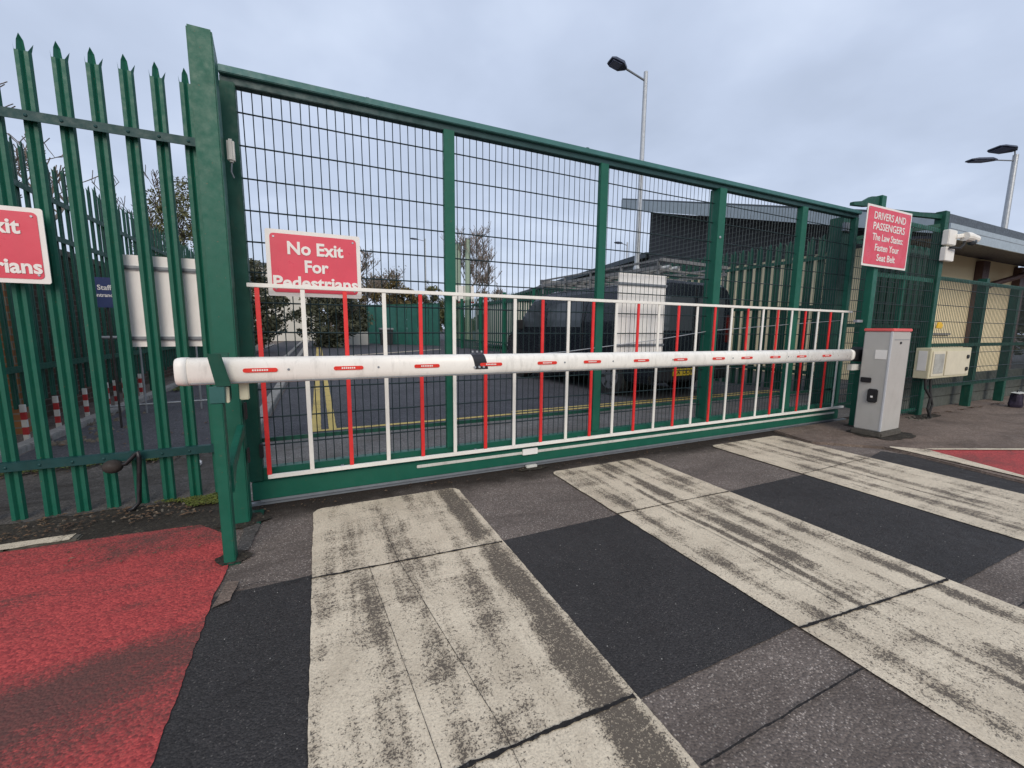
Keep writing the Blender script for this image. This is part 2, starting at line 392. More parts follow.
# fresh asphalt patches between the bands
sheet('asphalt_patch', rect(-.465, -.075, -1, 2.03), .004, NEWA, .010)
sheet('asphalt_patch', rect(.86, 1.67, .885, 1.965), .004, NEWA, .006)
sheet('asphalt_patch', rect(2.64, 3.54, .745, 1.945), .004, NEWA, .006)
sheet('asphalt_patch', [(4.55,.2),(5.02,.2),(5.20,1.55),(4.95,2.05),(4.58,1.98)], .004, NEWA, .012)
sheet('red_surface', [(-3.2,-1),(-.452,-1),(-.455,1.6),(-.462,2.02),(-.445,2.25),(-.46,2.44),(-.53,2.66),(-.68,2.84),(-.95,2.86),(-1.25,2.88),(-3.2,2.88)], .008, REDM, .009, .010)
sheet('red_surface', [(x*k_, y*k_) for x, y in [(5.56,1.93),(5.26,1.12),(5.1,.3),(9,.3),(6.9,1.36)]], .027, REDM, .006)
# bands
def band(x0, x1, y0, y1, mat):
    r = .05
    poly = [(x0,y0),(x1,y0),(x1,y1-r),(x1-r*.4,y1-r*.3),(x1-r,y1),(x0+r,y1),(x0+r*.4,y1-r*.3),(x0,y1-r)]
    return sheet('road_marking', poly, .009, mat, .006, .02)
band(-.08, .865, -1, 2.80, stripe_mat('worn_band_a', [(.775, .068, .85), (.33, .09, .30), (.14, .08, .16)], 1, .03))
band(1.66, 2.64, -1, 2.81, stripe_mat('worn_band_b', [(2.17, .055, .80), (2.05, .022, .70), (2.52, .05, .55), (1.80, .05, .45), (2.35,.025,.4)], 2, .0))
band(3.53, 4.57, -1, 2.84, stripe_mat('worn_band_c', [(3.75, .05, .4), (4.1, .06, .45), (4.4, .05, .45), (3.95,.02,.4)], 3, .0))
# white edge lines on the right
WL = stripe_mat('worn_white_line', [(50, .1, 0)], 4, -.05)
sheet('road_marking', [(x*k_, y*k_) for x, y in [(5.31,2.13),(5.35,2.15),(5.57,1.93),(5.27,1.12),(5.13,.3),(5.07,.3),(5.22,1.1)]], .031, WL, .006)
sheet('road_marking', [(x*k_, y*k_) for x, y in [(5.57,1.96),(6.9,1.39),(9,.36),(9,.28),(6.9,1.33),(5.6,1.90)]], .035, WL, .006)
# transverse joints and cracks
JO = asphalt('joint_filler', (.022, .020, .019), (.05, .05, .05), .1)
def joint(pts, w, z=.0125):
    a = []; b = []
    for i in range(len(pts)-1):
        p = Vector(pts[i]); q = Vector(pts[i+1]); k = max(2, int((q-p).length/.015)); d = (q-p).normalized(); n = Vector((-d.y, d.x))
        for j in range(k):
            c = p.lerp(q, j/k); c = c + n*(noise.noise(Vector((c.x*12, c.y*12, 1)))*.25 + noise.noise(Vector((c.x*40, c.y*40, 3)))*.2)*w
            ww = w*(.35 + 1.1*abs(noise.noise(Vector((c.x*38, c.y*38, 7)))) + .5*abs(noise.noise(Vector((c.x*9, c.y*9, 2)))))
            a.append((c.x+n.x*ww/2, c.y+n.y*ww/2, z)); b.append((c.x-n.x*ww/2, c.y-n.y*ww/2, z))
    n = len(a); me = bpy.data.meshes.new('joint'); me.from_pydata(a+b, [], [(i, n+i, n+i+1, i+1) for i in range(n-1)]); me.materials.append(JO)
    o = bpy.data.objects.new('joint', me); COL.objects.link(o); struct(o)
joint([(-.09,1.995),(.87,1.945)], .016); joint([(1.655,1.965),(2.645,1.935)], .011); joint([(3.53,1.95),(4.57,1.97)], .008)
joint([(-.09,.925),(.87,.895)], .017); joint([(1.655,.865),(2.645,.775)], .016); joint([(3.53,.74),(4.57,.72)], .012)
joint([(.87,.655),(1.66,.655)], .010); joint([(2.64,.56),(3.6,.55)], .010)
joint([(.17,2.0),(.24,.95),(.26,-.5)], .0028); joint([(.29,2.4),(.31,1.98),(.43,.95),(.45,-.5)], .0028)
joint([(1.98,1.94),(2.0,1.4),(1.96,.86)], .004)
joint([(-.34,1.42),(-.16,1.52)], .004)
joint([(-.08,2.02),(-.16,2.0),(-.30,2.06),(-.44,2.03)], .006)
# yellow lines beyond the gate
YL = stripe_mat('worn_yellow_line', [(50, .1, 0)], 6, -.02)
for n_ in YL.node_tree.nodes:
    if n_.type == 'MIX' and n_.data_type == 'RGBA':
        for k_ in ('A', 'B'):
            if not n_.inputs[k_].is_linked and n_.inputs[k_].default_value[0] > .4: n_.inputs[k_].default_value = (.56, .42, .12, 1)
            elif not n_.inputs[k_].is_linked and n_.inputs[k_].default_value[0] > .2: n_.inputs[k_].default_value = (.40, .29, .10, 1)
sheet('road_marking', rect(-.12, -.02, 4.98, 26), .008, YL, .006)
sheet('road_marking', rect(.06, .14, 4.98, 26), .008, YL, .006)
sheet('road_marking', rect(-.02, .06, 4.98, 5.06), .008, YL, .004); sheet('road_marking', rect(.14, 8, 4.98, 5.06), .008, YL, .006)
sheet('road_marking', rect(2.4, 8, 5.14, 5.20), .008, YL, .006)
sheet('road_marking', [(-1.0,16.2),(6,22),(6,22.3),(-1.0,16.5)], .008, WL, .01)
sheet('road_marking', [(9,25),(22,18),(22,18.4),(9,25.4)], .008, WL, .01)
# kerbs
def kerb(x0, x1, y0, y1, h, seg=.9, along='y', mat=KERB):
    mb = MB(); a = y0 if along == 'y' else x0; e = y1 if along == 'y' else x1
    while a < e - .05:
        b = min(a + seg, e); dz = random.uniform(-.006, .006)
        if along == 'y': mb.box(x0, x1, a, b-.008, -.02, h+dz)
        else: mb.box(a, b-.008, y0, y1, -.02, h+dz)
        a = b
    return struct(mb.build('kerb', mat, None, .008))
kerb(-.76, -.62, 4.95, 40, .09); kerb(-1.20, -1.06, 7.0, 40, .07)
kerb(-2.60, -2.47, 4.7, 30, .06)
kerb(-6, -1.22, 2.89, 2.96, .010, .9, 'x', paint('kerb_soiled', (.10,.09,.07), .9, .4, dirt=.6, scale=18))
sheet('road_marking', rect(-6, -1.26, 2.888, 2.962), .019, WL, .014)
# concrete pad by the post feet
sheet('paving_slab', [(-.44,2.40),(-.38,2.40),(-.36,2.70),(-.38,2.74),(-.44,2.72)], .011, DIRTY, .02)
sheet('paving_slab', [(-.45,1.93),(-.39,1.96),(-.38,2.10),(-.43,2.12)], .013, PATHA, .014)

def contact_shade(cx, cy, rx, ry, z, mat=SOIL):  # soil-coloured patches paint contact shade on the ground around post and cabinet bases
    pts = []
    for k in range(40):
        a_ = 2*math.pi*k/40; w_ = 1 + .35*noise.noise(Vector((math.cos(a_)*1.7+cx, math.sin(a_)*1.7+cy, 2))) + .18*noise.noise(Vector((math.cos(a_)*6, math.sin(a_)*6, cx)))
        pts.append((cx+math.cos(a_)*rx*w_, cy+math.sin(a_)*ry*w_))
    sheet('base_shade_patch', pts, z, mat)
contact_shade(-.44, 2.34, .075, .07, .0145); contact_shade(-.46, 2.80, .13, .10, .0128); contact_shade(5.70, 2.40, .36, .24, .027); contact_shade(7.45, 2.66, .35, .09, .027)
contact_shade(5.92, 2.74, .16, .08, .026); contact_shade(1.57, 2.955, .14, .05, .007)
# ------------------------------------------------------------------ palisade fences
def pale_mb(x, y, z0, z1, flip=1, axis='x', w=.070, seedv=0):
    """one W-section pale with a splayed triple point"""
    prof = [(-.50,.013),(-.40,-.004),(-.15,-.004),(0,.010),(.15,-.004),(.40,-.004),(.50,.013)]
    mb = MB(); th = .003
    P = lambda u, v, z: (x + u, y + v*flip, z) if axis == 'x' else (x + v*flip, y + u, z)
    zt = z1 - .085
    cols = [(u*w, v) for u, v in prof]; n = len(cols)
    vs = []
    for z in (z0, zt):
        for u, v in cols: vs.append(P(u, v, z))
        for u, v in cols: vs.append(P(u, v+th, z))
    fs = []
    for i in range(n-1):
        fs.append((i, i+1, 2*n+i+1, 2*n+i)); fs.append((n+i, 3*n+i, 3*n+i+1, n+i+1))
    fs += [(0, 2*n, 3*n, n), (n-1, 2*n-1, 4*n-1, 3*n-1)]
    mb.add(vs, fs)
    def prong(idx, tip):
        vs = [P(cols[i][0], cols[i][1], zt) for i in idx] + [P(cols[i][0], cols[i][1]+th, zt) for i in idx] + [P(*tip)]
        k = len(idx); f = [(i, i+1, 2*k) for i in range(k-1)] + [(k+i+1, k+i, 2*k) for i in range(k-1)] + [(k, 0, 2*k), (k-1, 2*k-1, 2*k)]
        mb.add(vs, f)
    def prong2(idx, tips, dz):
        # square-shouldered part then a point
        k = len(idx); zz = zt + dz
        vs = [P(cols[i][0]*1.75, cols[i][1], zt) for i in idx] + [P(cols[i][0]*1.75, cols[i][1]+th, zt) for i in idx]
        vs += [P(cols[i][0]*1.35, cols[i][1]*.8, zz) for i in idx] + [P(cols[i][0]*1.35, cols[i][1]*.8+th, zz) for i in idx] + [P(*tips)]
        f = []
        for i in range(k-1):
            f += [(i, i+1, 2*k+i+1, 2*k+i), (k+i, 3*k+i, 3*k+i+1, k+i+1), (2*k+i, 2*k+i+1, 4*k), (3*k+i+1, 3*k+i, 4*k)]
        f += [(0, 2*k, 3*k, k), (k-1, 2*k-1, 4*k-1, 3*k-1), (2*k, 4*k, 3*k), (3*k-1, 4*k-1, 4*k)]
        mb.add(vs, f)
    prong([0,1], (-.54*w, .018, z1-.040)); prong([5,6], (.62*w, .022, z1-.034)); prong2([2,3,4], (-.02*w, -.004, z1), .05)
    return mb

# front palisade
fence = thing('palisade_fence', (-1.5, 3.33, 0), 'green steel palisade fence of splayed spiked pales left of the tall gate post', 'fence')
first = None
for i in range(12):
    x = -.663 - .1428*i
    o = pale_mb(x, 3.345, -.02, 2.71 + random.uniform(-.004, .004)).build('pale', GREEN, fence, fix=False) if first is None else first.copy()
    if first is None: first = o; x0 = x
    else:
        COL.objects.link(o); o.parent = fence; o.location = (x - x0, random.uniform(-.003,.003), random.uniform(-.008,.004)); o.rotation_euler = (0, R(random.uniform(-.06,.06)), 0)
for z in (2.302, .366):
    rl = MB().box(-2.9, -.52, 3.295, 3.301, z-.050, z).box(-2.9, -.52, 3.301, 3.335, z-.006, z)
    for i in range(12):
        rl.sphere((-.663-.1428*i, 3.294, z-.026), .009, .006, .009, 8, 5)
    rl.build('rail', RAILG, fence)
# second palisade, running away from the camera on the left
f2 = thing('palisade_fence', (-2.7, 9, 0), 'long green palisade fence running away along the brick wall on the left', 'fence')
first = None
for i in range(96):
    y = 3.45 + .158*i
    if first is None:
        first = o = pale_mb(-2.70, y, .35, 3.02, -1, 'y').build('pale', GREEN_D, f2, fix=False); y0 = y
    else:
        o = first.copy(); COL.objects.link(o); o.parent = f2; o.location = (0, y-y0, random.uniform(-.01,.01)); o.rotation_euler = (R(random.uniform(-.4,.4)), 0, 0)
for z in (2.58, 2.16, .75):
    MB().box(-2.665, -2.655, 3.4, 18.7, z-.06, z).box(-2.69, -2.665, 3.4, 18.7, z-.006, z).build('rail', GREEN_D, f2)
for k in range(6): MB().box(-2.78, -2.70, 3.9+2.75*k, 3.96+2.75*k, 0, 2.6).build('post', GREEN_D, f2)
# red and white striped kick pales at its foot
n = 0
for i in range(13):
    y = 5.02 + .30*i + random.uniform(-.03,.03)
    t = thing('marker_post', (-2.66, y, 0), 'short red and white striped post at the foot of the left palisade fence', 'post', 'red and white marker posts on the left')
    for k in range(5):
        MB().box(-2.685, -2.645, y-.006, y+.018, .075*k, .075*(k+1)-.001).build('band', WHITE_D if k % 2 == 0 else paint('marker_red', (.42,.03,.03), .5, .2, dirt=.2), t, 0)
# brick wall + pier
w = MB().box(-3.35, -3.12, 3.6, 20, 0, 2.08).build('brick_wall', BRICK); tag(w, 'dark ivy stained brick wall behind the long left palisade', 'wall')
w.name = 'brick_wall'
cp = MB().box(-3.38, -3.09, 3.58, 20.02, 2.083, 2.16).build('coping', STONE, None); cp.parent = w
p = MB().box(-3.10, -2.86, 6.05, 6.30, 0, 1.75).build('brick_pier', OBRICK); tag(p, 'slim orange brick pier against the dark brick wall', 'pier')
# blue sign on the left fence
bs = thing('blue_sign', (-2.6, 7.2, 0), 'small dark blue notice with white lettering on the left palisade', 'sign')
BX = -2.07; BY = 6.0
MB().prism(rrect(BX-.115, BX+.115, 1.345, 1.665, .012), 'y', BY, BY+.006).build('panel', BLUE, bs)
mb = MB(); letters(mb, 'Staff', BX, BY-.002, 1.555, .075, .12, .001); letters(mb, 'entrance', BX, BY-.002, 1.475, .055, .18, .001); mb.build('lettering', SIGNW, bs, fix=False)
MB().tube([(BX, BY+.03, 0), (BX, BY+.03, 1.66)], .011, 8).build('post', BLACKR, bs)
# cream floodlight box up on the left fence
fl = thing('floodlight', (-2.65, 4.9, 2.5), 'cream bulkhead light fixed on the left palisade top', 'light')
MB().box(-2.66, -2.60, 5.05, 5.17, 2.38, 2.62).build('housing', CREAM, fl, .008)
MB().box(-2.598, -2.590, 5.07, 5.15, 2.41, 2.55).build('lens', YEL, fl)
# pedestrian guard rail
gr = thing('guard_rail', (-1.9, 7.0, 0), 'grey tubular pedestrian guard rail behind the front palisade', 'guard rail')
MB().tube([(-2.5, 6.9, 1.0), (-.95, 7.1, 1.0)], .020, 8).build('rail', GREYST, gr)
MB().tube([(-2.5, 6.9, .12), (-.95, 7.1, .12)], .014, 8).build('rail', GREYST, gr)
for k in range(9):
    t_ = k/8; x = -2.5 + 1.55*t_; y = 6.9 + .2*t_
    MB().tube([(x, y, 0), (x, y, 1.0)], .012 if k % 4 else .02, 6).build('bar', GREYST, gr)
# black drop bolt hanging from the front fence rail
hk = thing('gate_hook', (-1.1, 3.27, 0), 'bent black iron hook pipe hanging from the lower fence rail', 'hook')
MB().tube([(-1.20,3.27,.30),(-1.12,3.26,.305),(-1.07,3.255,.36),(-1.055,3.25,.375),(-1.05,3.25,.34),(-1.062,3.25,.2),(-1.075,3.25,.05),(-1.10,3.24,.02),(-1.14,3.24,.0)], .013, 8).build('pipe', BLACK, hk, smooth=True)
MB().sphere((-1.185,3.265,.295), .052, .045, .042).build('knob', paint('rusty_black_iron',(.03,.022,.018),.8,.4), hk, smooth=True)

# signs -----------------------------------------------------------------------
def red_sign(x0, x1, z0, z1, y, lines, label, r=.012, border=.024, split=None):
    t = thing('sign', ((x0+x1)/2, y, z0), label, 'sign')
    MB().prism(rrect(x0, x1, z0, z1, r), 'y', y, y+.005).build('panel', SIGNW, t)
    MB().prism(rrect(x0+border, x1-border, z0+border, z1-border, .022), 'y', y-.0025, y-.0005).build('red_field', SIGNR, t)
    mb = MB()
    for s, u, v, size, wd, bo in lines: letters(mb, s, x0+(x1-x0)*u, y-.0045, z0+(z1-z0)*v, size, wd, bo)
    mb.build('lettering', SIGNW, t, fix=False)
    mb = MB()
    for x in (x0+.045, x1-.045):
        for z in (z0+.045, z1-.045): mb.tube([(x, y-.006, z), (x, y-.0026, z)], .006, 8)
    mb.build('screw', SILVER, t)
    return t
NE = [('No Exit', .505, .725, .108, .325, .0032), ('For', .505, .455, .104, .140, .0032), ('Pedestrians', .505, .205, .104, .495, .0032)]
NE2 = [('No Exit', .535, .735, .108, .315, .0032), ('For', .535, .455, .104, .138, .0032), ('Pedestrians', .535, .215, .106, .455, .0032)]
red_sign(-.268, .280, 1.350, 1.755, 3.030, NE, 'red No Exit For Pedestrians sign mounted on the sliding gate')
red_sign(-1.900, -1.348, 1.383, 1.788, 3.262, NE2, 'red No Exit For Pedestrians sign cropped on the left palisade fence')
red_sign(5.54, 6.50, 1.90, 2.56, 2.690, [('DRIVERS AND', .5, .83, .112, .68, .0012), ('PASSENGERS', .5, .66, .112, .68, .0012), ('The Law States:', .5, .485, .108, .66, .0012),
         ('Fasten Your', .5, .315, .108, .52, .0012), ('Seat Belt', .5, .15, .108, .40, .0012)], 'red DRIVERS AND PASSENGERS seat belt sign on the right gate post', r=.004, border=.022)
# white sign backs
def board_back(x0, x1, z0, z1, y, label):
    t = thing('sign_board', ((x0+x1)/2, y, z0), label, 'sign board')
    MB().box(x0, x1, y, y+.004, z0, z1).build('panel', BOARD, t)
    h = z1 - z0
    for z in (z0 + h*.10, z1 - h*.13): MB().box(x0, x1, y-.018, y-.001, z-.008, z+.008).box(x0, x1, y-.012, y-.001, z-.016, z-.0085).build('channel', GREYST, t)
    return t
board_back(-1.09, -.42, 1.022, 1.592, 3.42, 'white back of a sign board bolted behind the palisade pales')
board_back(2.50, 3.075, .945, 1.675, 3.10, 'white back of a sign board fixed behind the gate mesh before the van')

# ------------------------------------------------------------------ big post and boom rest
gp = thing('gate_post', (-.46, 2.80, 0), 'tall square green gate post left of the sliding gate', 'gate post')
mb = MB(); x0, x1, y0, y1 = -.528, -.418, 2.76, 2.865
mb.hexa([(x0,y0,0),(x1,y0,0),(x1,y1,0),(x0,y1,0)], [(x0,y0,2.655),(x1,y0,2.655),(x1,y1,2.56),(x0,y1,2.56)])
mb.build('column', GREEN, gp, .006)
MB().box(-.56, -.36, 2.72, 2.93, 0, .012).build('base_plate', GREEN_D, gp, .003)
MB().box(-.4105, -.400, 2.79, 2.83, .62, .72).build('lock', BLACK, gp, .002)
MB().box(-.411, -.402, 2.785, 2.82, .36, .45).build('latch', BLACK, gp, .002)
cat_ = MB().box(-.408, -.372, 2.86, 2.90, 2.06, 2.18); cat_.build('sensor', WHITE_D, gp, .01)
MB().tube([(-.39,2.88,2.06),(-.395,2.88,2.01),(-.385,2.885,1.98)], .004, 6).build('sensor_cable', GREYST, gp)

rp = thing('boom_rest', (-.445, 2.33, 0), 'green boom rest post with forked top holding the white barrier arm', 'rest post')
MB().box(-.483, -.434, 2.295, 2.36, 0, .80).build('column', GREEN, rp, .004)
mb = MB(); mb.hexa([(-.483,2.295,.802),(-.423,2.295,.802),(-.423,2.36,.802),(-.483,2.36,.802)], [(-.477,2.27,.882),(-.417,2.27,.882),(-.417,2.30,.882),(-.477,2.30,.882)]); mb.build('fork', GREEN_P, rp, .002)
mb = MB(); mb.hexa([(-.477,2.268,.884),(-.417,2.268,.884),(-.417,2.279,.884),(-.477,2.279,.884)], [(-.501,2.262,1.034),(-.449,2.262,1.034),(-.449,2.273,1.034),(-.501,2.273,1.034)]); mb.build('front_prong', GREEN_D, rp, .002)
mb = MB(); mb.hexa([(-.477,2.415,.80),(-.417,2.415,.80),(-.417,2.427,.80),(-.477,2.427,.80)], [(-.477,2.425,1.03),(-.417,2.425,1.03),(-.417,2.437,1.03),(-.477,2.437,1.03)]); mb.build('rear_prong', GREEN_D, rp, .002)
MB().box(-.477, -.417, 2.362, 2.414, .80, .815).build('cradle', GREEN_D, rp)
MB().box(-.421, -.408, 2.305, 2.33, .80, .875).build('pad', PADC, rp, .003)
MB().box(-.378, -.338, 2.38, 2.41, .80, .885).build('pad', PADC, rp, .004)
mb = MB(); mb.prism([(2.36,.34),(2.36,.48),(2.76,.60),(2.76,.545),(2.46,.44)], 'x', -.46, -.425); mb.build('brace', GREEN, rp, .003)
MB().box(-.492, -.414, 2.285, 2.372, 0, .010).build('base_plate', GREEN_D, rp, .002)

rp.location.x += .014
for o in rp.children:
    if o.name.startswith('front_prong'): o.location.x += .028
# ------------------------------------------------------------------ sliding gate
gate = thing('sliding_gate', (2.8, 3.04, 0), 'wide green mesh sliding gate with red and white striped safety frame', 'gate')
XA, XB = -.44, 6.05
MB().box(XA, XB, 2.99, 3.08, 2.572, 2.612).build('top_rail', GREEN_P, gate, .004)  # paler green puts the light on the rail's upper half into its colour
MB().box(XA, XB, 3.02, 3.08, 2.528, 2.5715).build('top_rail', paint('shaded_rail_green', (.008,.05,.05), .5, .25), gate, .003)  # lower half coloured darker for the shade under the rail
MB().box(2.05, 2.075, 3.01, 3.05, 2.6125, 2.625).box(.35, .37, 3.01, 3.05, 2.6125, 2.622).build('roller_stop', GREEN_D, gate)
MB().box(XA+.01, XB, 3.0, 3.10, .045, .165).box(XA+.01, XB, 3.03, 3.10, .1652, .245).build('base_beam', GREEN, gate, .004)
MB().box(XA+.05, XB, 3.0, 3.03, .028, .0445).build('beam_edge', GREYST, gate)
MB().box(.62, 5.95, 2.992, 2.9998, .122, .145).build('conduit', WHITE_D, gate, .003)
MB().box(1.49, 1.63, 2.975, 2.9915, .118, .168).build('conduit_joint', BOARD, gate, .003)
MB().box(1.52, 1.62, 2.96, 2.99, .008, .03).build('track_stop', WHITE_D, gate, .004)
MB().box(XA, XA+.075, 3.0, 3.08, .17, 2.534).build('end_stile', GREEN_D, gate, .004)
for (xa, xb, ya, yb) in ((.858,.936,3.01,3.05), (2.20,2.28,3.01,3.05), (3.60,3.70,2.995,3.11), (4.93,5.03,3.01,3.07), (5.97,6.04,3.01,3.07)):
    MB().box(xa, xb, ya, yb, .246, 2.534).build('mullion', GREEN, gate, .003)
mb = MB()
for z in (.62, 2.07, 1.33): mb.sphere((3.64, 2.992, z), .014, .008, .014, 8, 5)
mb.build('bolt', SILVER, gate)
MB().box(XA+.07, 6.0, 3.085, 3.10, .405, .432).build('lower_rail', GREEN_D, gate)
MB().box(-.372, -.35, 2.97, 2.999, .33, .42).build('latch', BLACK, gate, .003)
def mesh_wires(x0, x1, y, z0, z1, dx=.05, zs=None, rv=.0030, rh=.0048, wob=.0025):
    mb = MB(); x = x0 + dx*.6
    while x < x1:
        k = 4; pts = [(x + random.uniform(-wob, wob), y, z0 + (z1-z0)*i/k) for i in range(k+1)]
        mb.tube(pts, rv, 4, False); x += dx
    for z in zs:
        mb.tube([(x0, y-.006, z), ((x0+x1)/2, y-.006, z+random.uniform(-.004,.004)), (x1, y-.006, z)], rh, 4, False)
    return mb
ZS = [2.400 - .1825*i for i in range(13)]
segs = [-.37, .836, 2.19, 3.62, 4.93, 5.98]
for a, b in zip(segs[:-1], segs[1:]):
    mesh_wires(a, b, 3.062, .18, 2.54, .0505, ZS).build('mesh_panel', GREEN_W, gate, fix=False)
MB().tube([(1.25,2.99,.935),(1.9,3.0,.97),(2.9,3.05,1.06),(3.7,3.05,1.16),(5.0,3.05,1.24),(6.0,3.05,1.30)], .004, 6).build('cable', SILVER, gate)
sf = MB().box(-.372, 6.0, 2.945, 2.966, 1.391, 1.415).box(-.332, 6.05, 2.945, 2.966, .196, .222).build('safety_frame', WHITE, gate, .002)
for i in range(26):
    x = -.322 + .2454*i; wd = .0128
    red = (i % 2 == 0)
    o = MB().box(x-wd, x+wd, 2.949 if red else 2.951, 2.962, .2225, 1.3905).build('bar', RED if red else WHITE, None, .002)
    o.parent = sf; o.location = (0,0,0)
    for v in o.data.vertices: v.co -= gate.location
for k in range(7):
    x = .1 + k*.97; o = MB().box(x, x+.02, 2.966, 3.005, .20, .218).build('bracket', GREYST, None); o.parent = sf
    for v in o.data.vertices: v.co -= gate.location
# ground track under the gate
tr = MB().box(-.5, 6.3, 3.02, 3.06, .002, .018); tr = tag(tr.build('gate_track', GREYST), 'narrow steel ground track under the sliding gate', 'track')

# ------------------------------------------------------------------ barrier: cabinet and boom
CAB = Vector((5.45, 2.29, .022))
bar = thing('barrier', CAB, 'grey automatic barrier cabinet with red cap and long white boom arm', 'barrier')
rot = Matrix.Rotation(R(2), 4, 'Z')
def cb(x0, x1, y0, y1, z0, z1, name, mat, bev=.004, parent=bar):
    mb = MB().box(x0, x1, y0, y1, z0*.982, z1*.982); mb.v = [rot @ v + CAB for v in mb.v]
    return mb.build(name, mat, parent, bev)
CW, CD = .43, .245
cb(0, CW, 0, CD, .065, 1.165, 'cabinet', CABG, .010)
cb(-.02, CW+.02, -.02, CD+.02, 0, .064, 'plinth', paint('dark_plinth', (.09,.08,.065), .9, .4, dirt=.5, scale=22), .012)
cb(-.006, CW+.006, -.006, CD+.006, 1.166, 1.198, 'cap', CABR, .006)
cb(-.004, .012, -.004, .014, .07, 1.164, 'corner_trim', CABG_E, .003)
cb(.06, CW-.03, -.003, -.0005, 1.075, 1.080, 'door_seam', GREYST, 0)
cb(.19, .22, -.008, -.0005, 1.03, 1.055, 'keyhole', BLACK, .002)
cb(-.004, -.0005, .025, .125, .865, .965, 'notice', SIGNW, 0)
cb(-.018, -.0005, .13, .225, .60, .655, 'card_slot', BLACK, .004)
cb(-.030, -.0005, .055, .145, .385, .535, 'card_reader', BLACK, .010)
cb(-.033, -.0305, .09, .11, .44, .46, 'reader_light', SIGNW, 0)
cb(CW+.001, CW+.07, .10, .22, .30, .55, 'side_box', WHITE_D, .006)
# hinge hub
mb = MB().tube([(5.60, 2.572, .905), (5.60, 2.70, .905)], .085, 16); mb.box(5.36, 5.66, 2.575, 2.66, .845, .965); mb.build('hub', BLACK, bar, .004)
MB().box(5.33, 5.60, 2.562, 2.61, .735, .80).build('hub_bracket', WHITE_D, bar, .004)
# boom: rounded box profile along x
def oval(x, k, dy=0):
    hz, hy, e = .0635*k, .052*k, 2.9; pts = []
    for i in range(28):
        t = 2*math.pi*i/28; c, s = math.cos(t), math.sin(t)
        pts.append((x, 2.352 + math.copysign(abs(c)**(2/e), c)*hy, .957 + math.copysign(abs(s)**(2/e), s)*hz - .008))
    return pts
def skew(v):
    dx = v.x + .45      # the arm is not quite square to the gate and sags a little
    return Vector((v.x*(1+.0135*dx), v.y+.046*dx, v.z-.0082*dx))
bmb = MB().loft([oval(-.545, .998), oval(1.5, 1.0), oval(3.3, 1.0), oval(4.93, .998)]); bmb.v = [skew(v) for v in bmb.v]
bm_ = bmb.build('boom', BOOMW, bar, smooth=True)
for p_ in bm_.data.polygons:
    if len(p_.vertices) > 4: p_.use_smooth = False
def sub(mb, name, mat, parent, bev=0, smooth=False):
    mb.v = [skew(v) for v in mb.v]
    o = mb.build(name, mat, None, bev, smooth); o.parent = parent
    for v in o.data.vertices: v.co -= CAB
    return o
sub(MB().loft([oval(-.592, .93), oval(-.586, .985), oval(-.572, 1.025), oval(-.546, 1.03)]), 'end_cap', WHITE, bm_, smooth=True)
sub(MB().loft([oval(4.93, 1.02), oval(4.96, 1.0), oval(4.99, .9), oval(5.01, .65)]), 'end_cap', WHITE, bm_, smooth=True)
sub(MB().box(-.54, 4.93, 2.3085, 2.3125, .893, .8975), 'lip_groove_shade', GREYST, bm_)  # grey strip draws the shading of the groove at the lower lip
XL = [-.259,.136,.548,.939,1.331,1.687,2.123,2.515,2.941,3.29,3.673,4.062,4.47]
vsT = None
for i, x in enumerate(XL):
    mb = MB().prism(rrect(x-.072, x+.072, .942, .962, .0095, 4), 'y', 2.2955, 2.2985)
    o = sub(mb, 'reflector', REFL, bm_)
    mb = MB()
    for k in range(7): mb.box(x-.034+.0098*k, x-.034+.0098*k+.0068, 2.2945, 2.2953, .9485, .9565)
    sub(mb, 'reflector_print', SIGNW, bm_)
for x in (-.155, .27, 1.45, 1.85, 2.42, 3.1, 3.85): sub(MB().tube([(x+.015,2.2975,.952),(x+.015,2.2995,.952)], .006, 8), 'screw', GREYST, bm_)
# black hinge clamp round the boom
def ring(x, k): return [(px_, 2.352 + (py_-2.352)*k, .957 + (pz_-.957)*k) for px_, py_, pz_ in oval(x, 1)]
def clamp_ring(x, k):
    pts = [p for p in ring(x, k) if p[2] > .922 and (p[1] < 2.352 or p[2] > .99)]
    pts.sort(key=lambda p: math.atan2(p[2]-.957, -(p[1]-2.352)))
    inn = [(p[0], 2.352+(p[1]-2.352)/k, .957+(p[2]-.957)/k) for p in pts]
    return pts + list(reversed(inn))
mb = MB().loft([[(x-.018*(z-1.02)/.08, y, z) for x, y, z in clamp_ring(xx, 1.06)] for xx in (.818, .898)]); sub(mb, 'clamp', BLACK, bm_)
mb = MB()
for k in range(3):
    mb.tube([(.832+.028*k, 2.287, .938), (.832+.028*k, 2.297, .938)], .007, 8); mb.tube([(.832+.028*k, 2.33, 1.024), (.832+.028*k, 2.33, 1.034)], .006, 8)
sub(mb, 'clamp_bolt', SILVER, bm_)

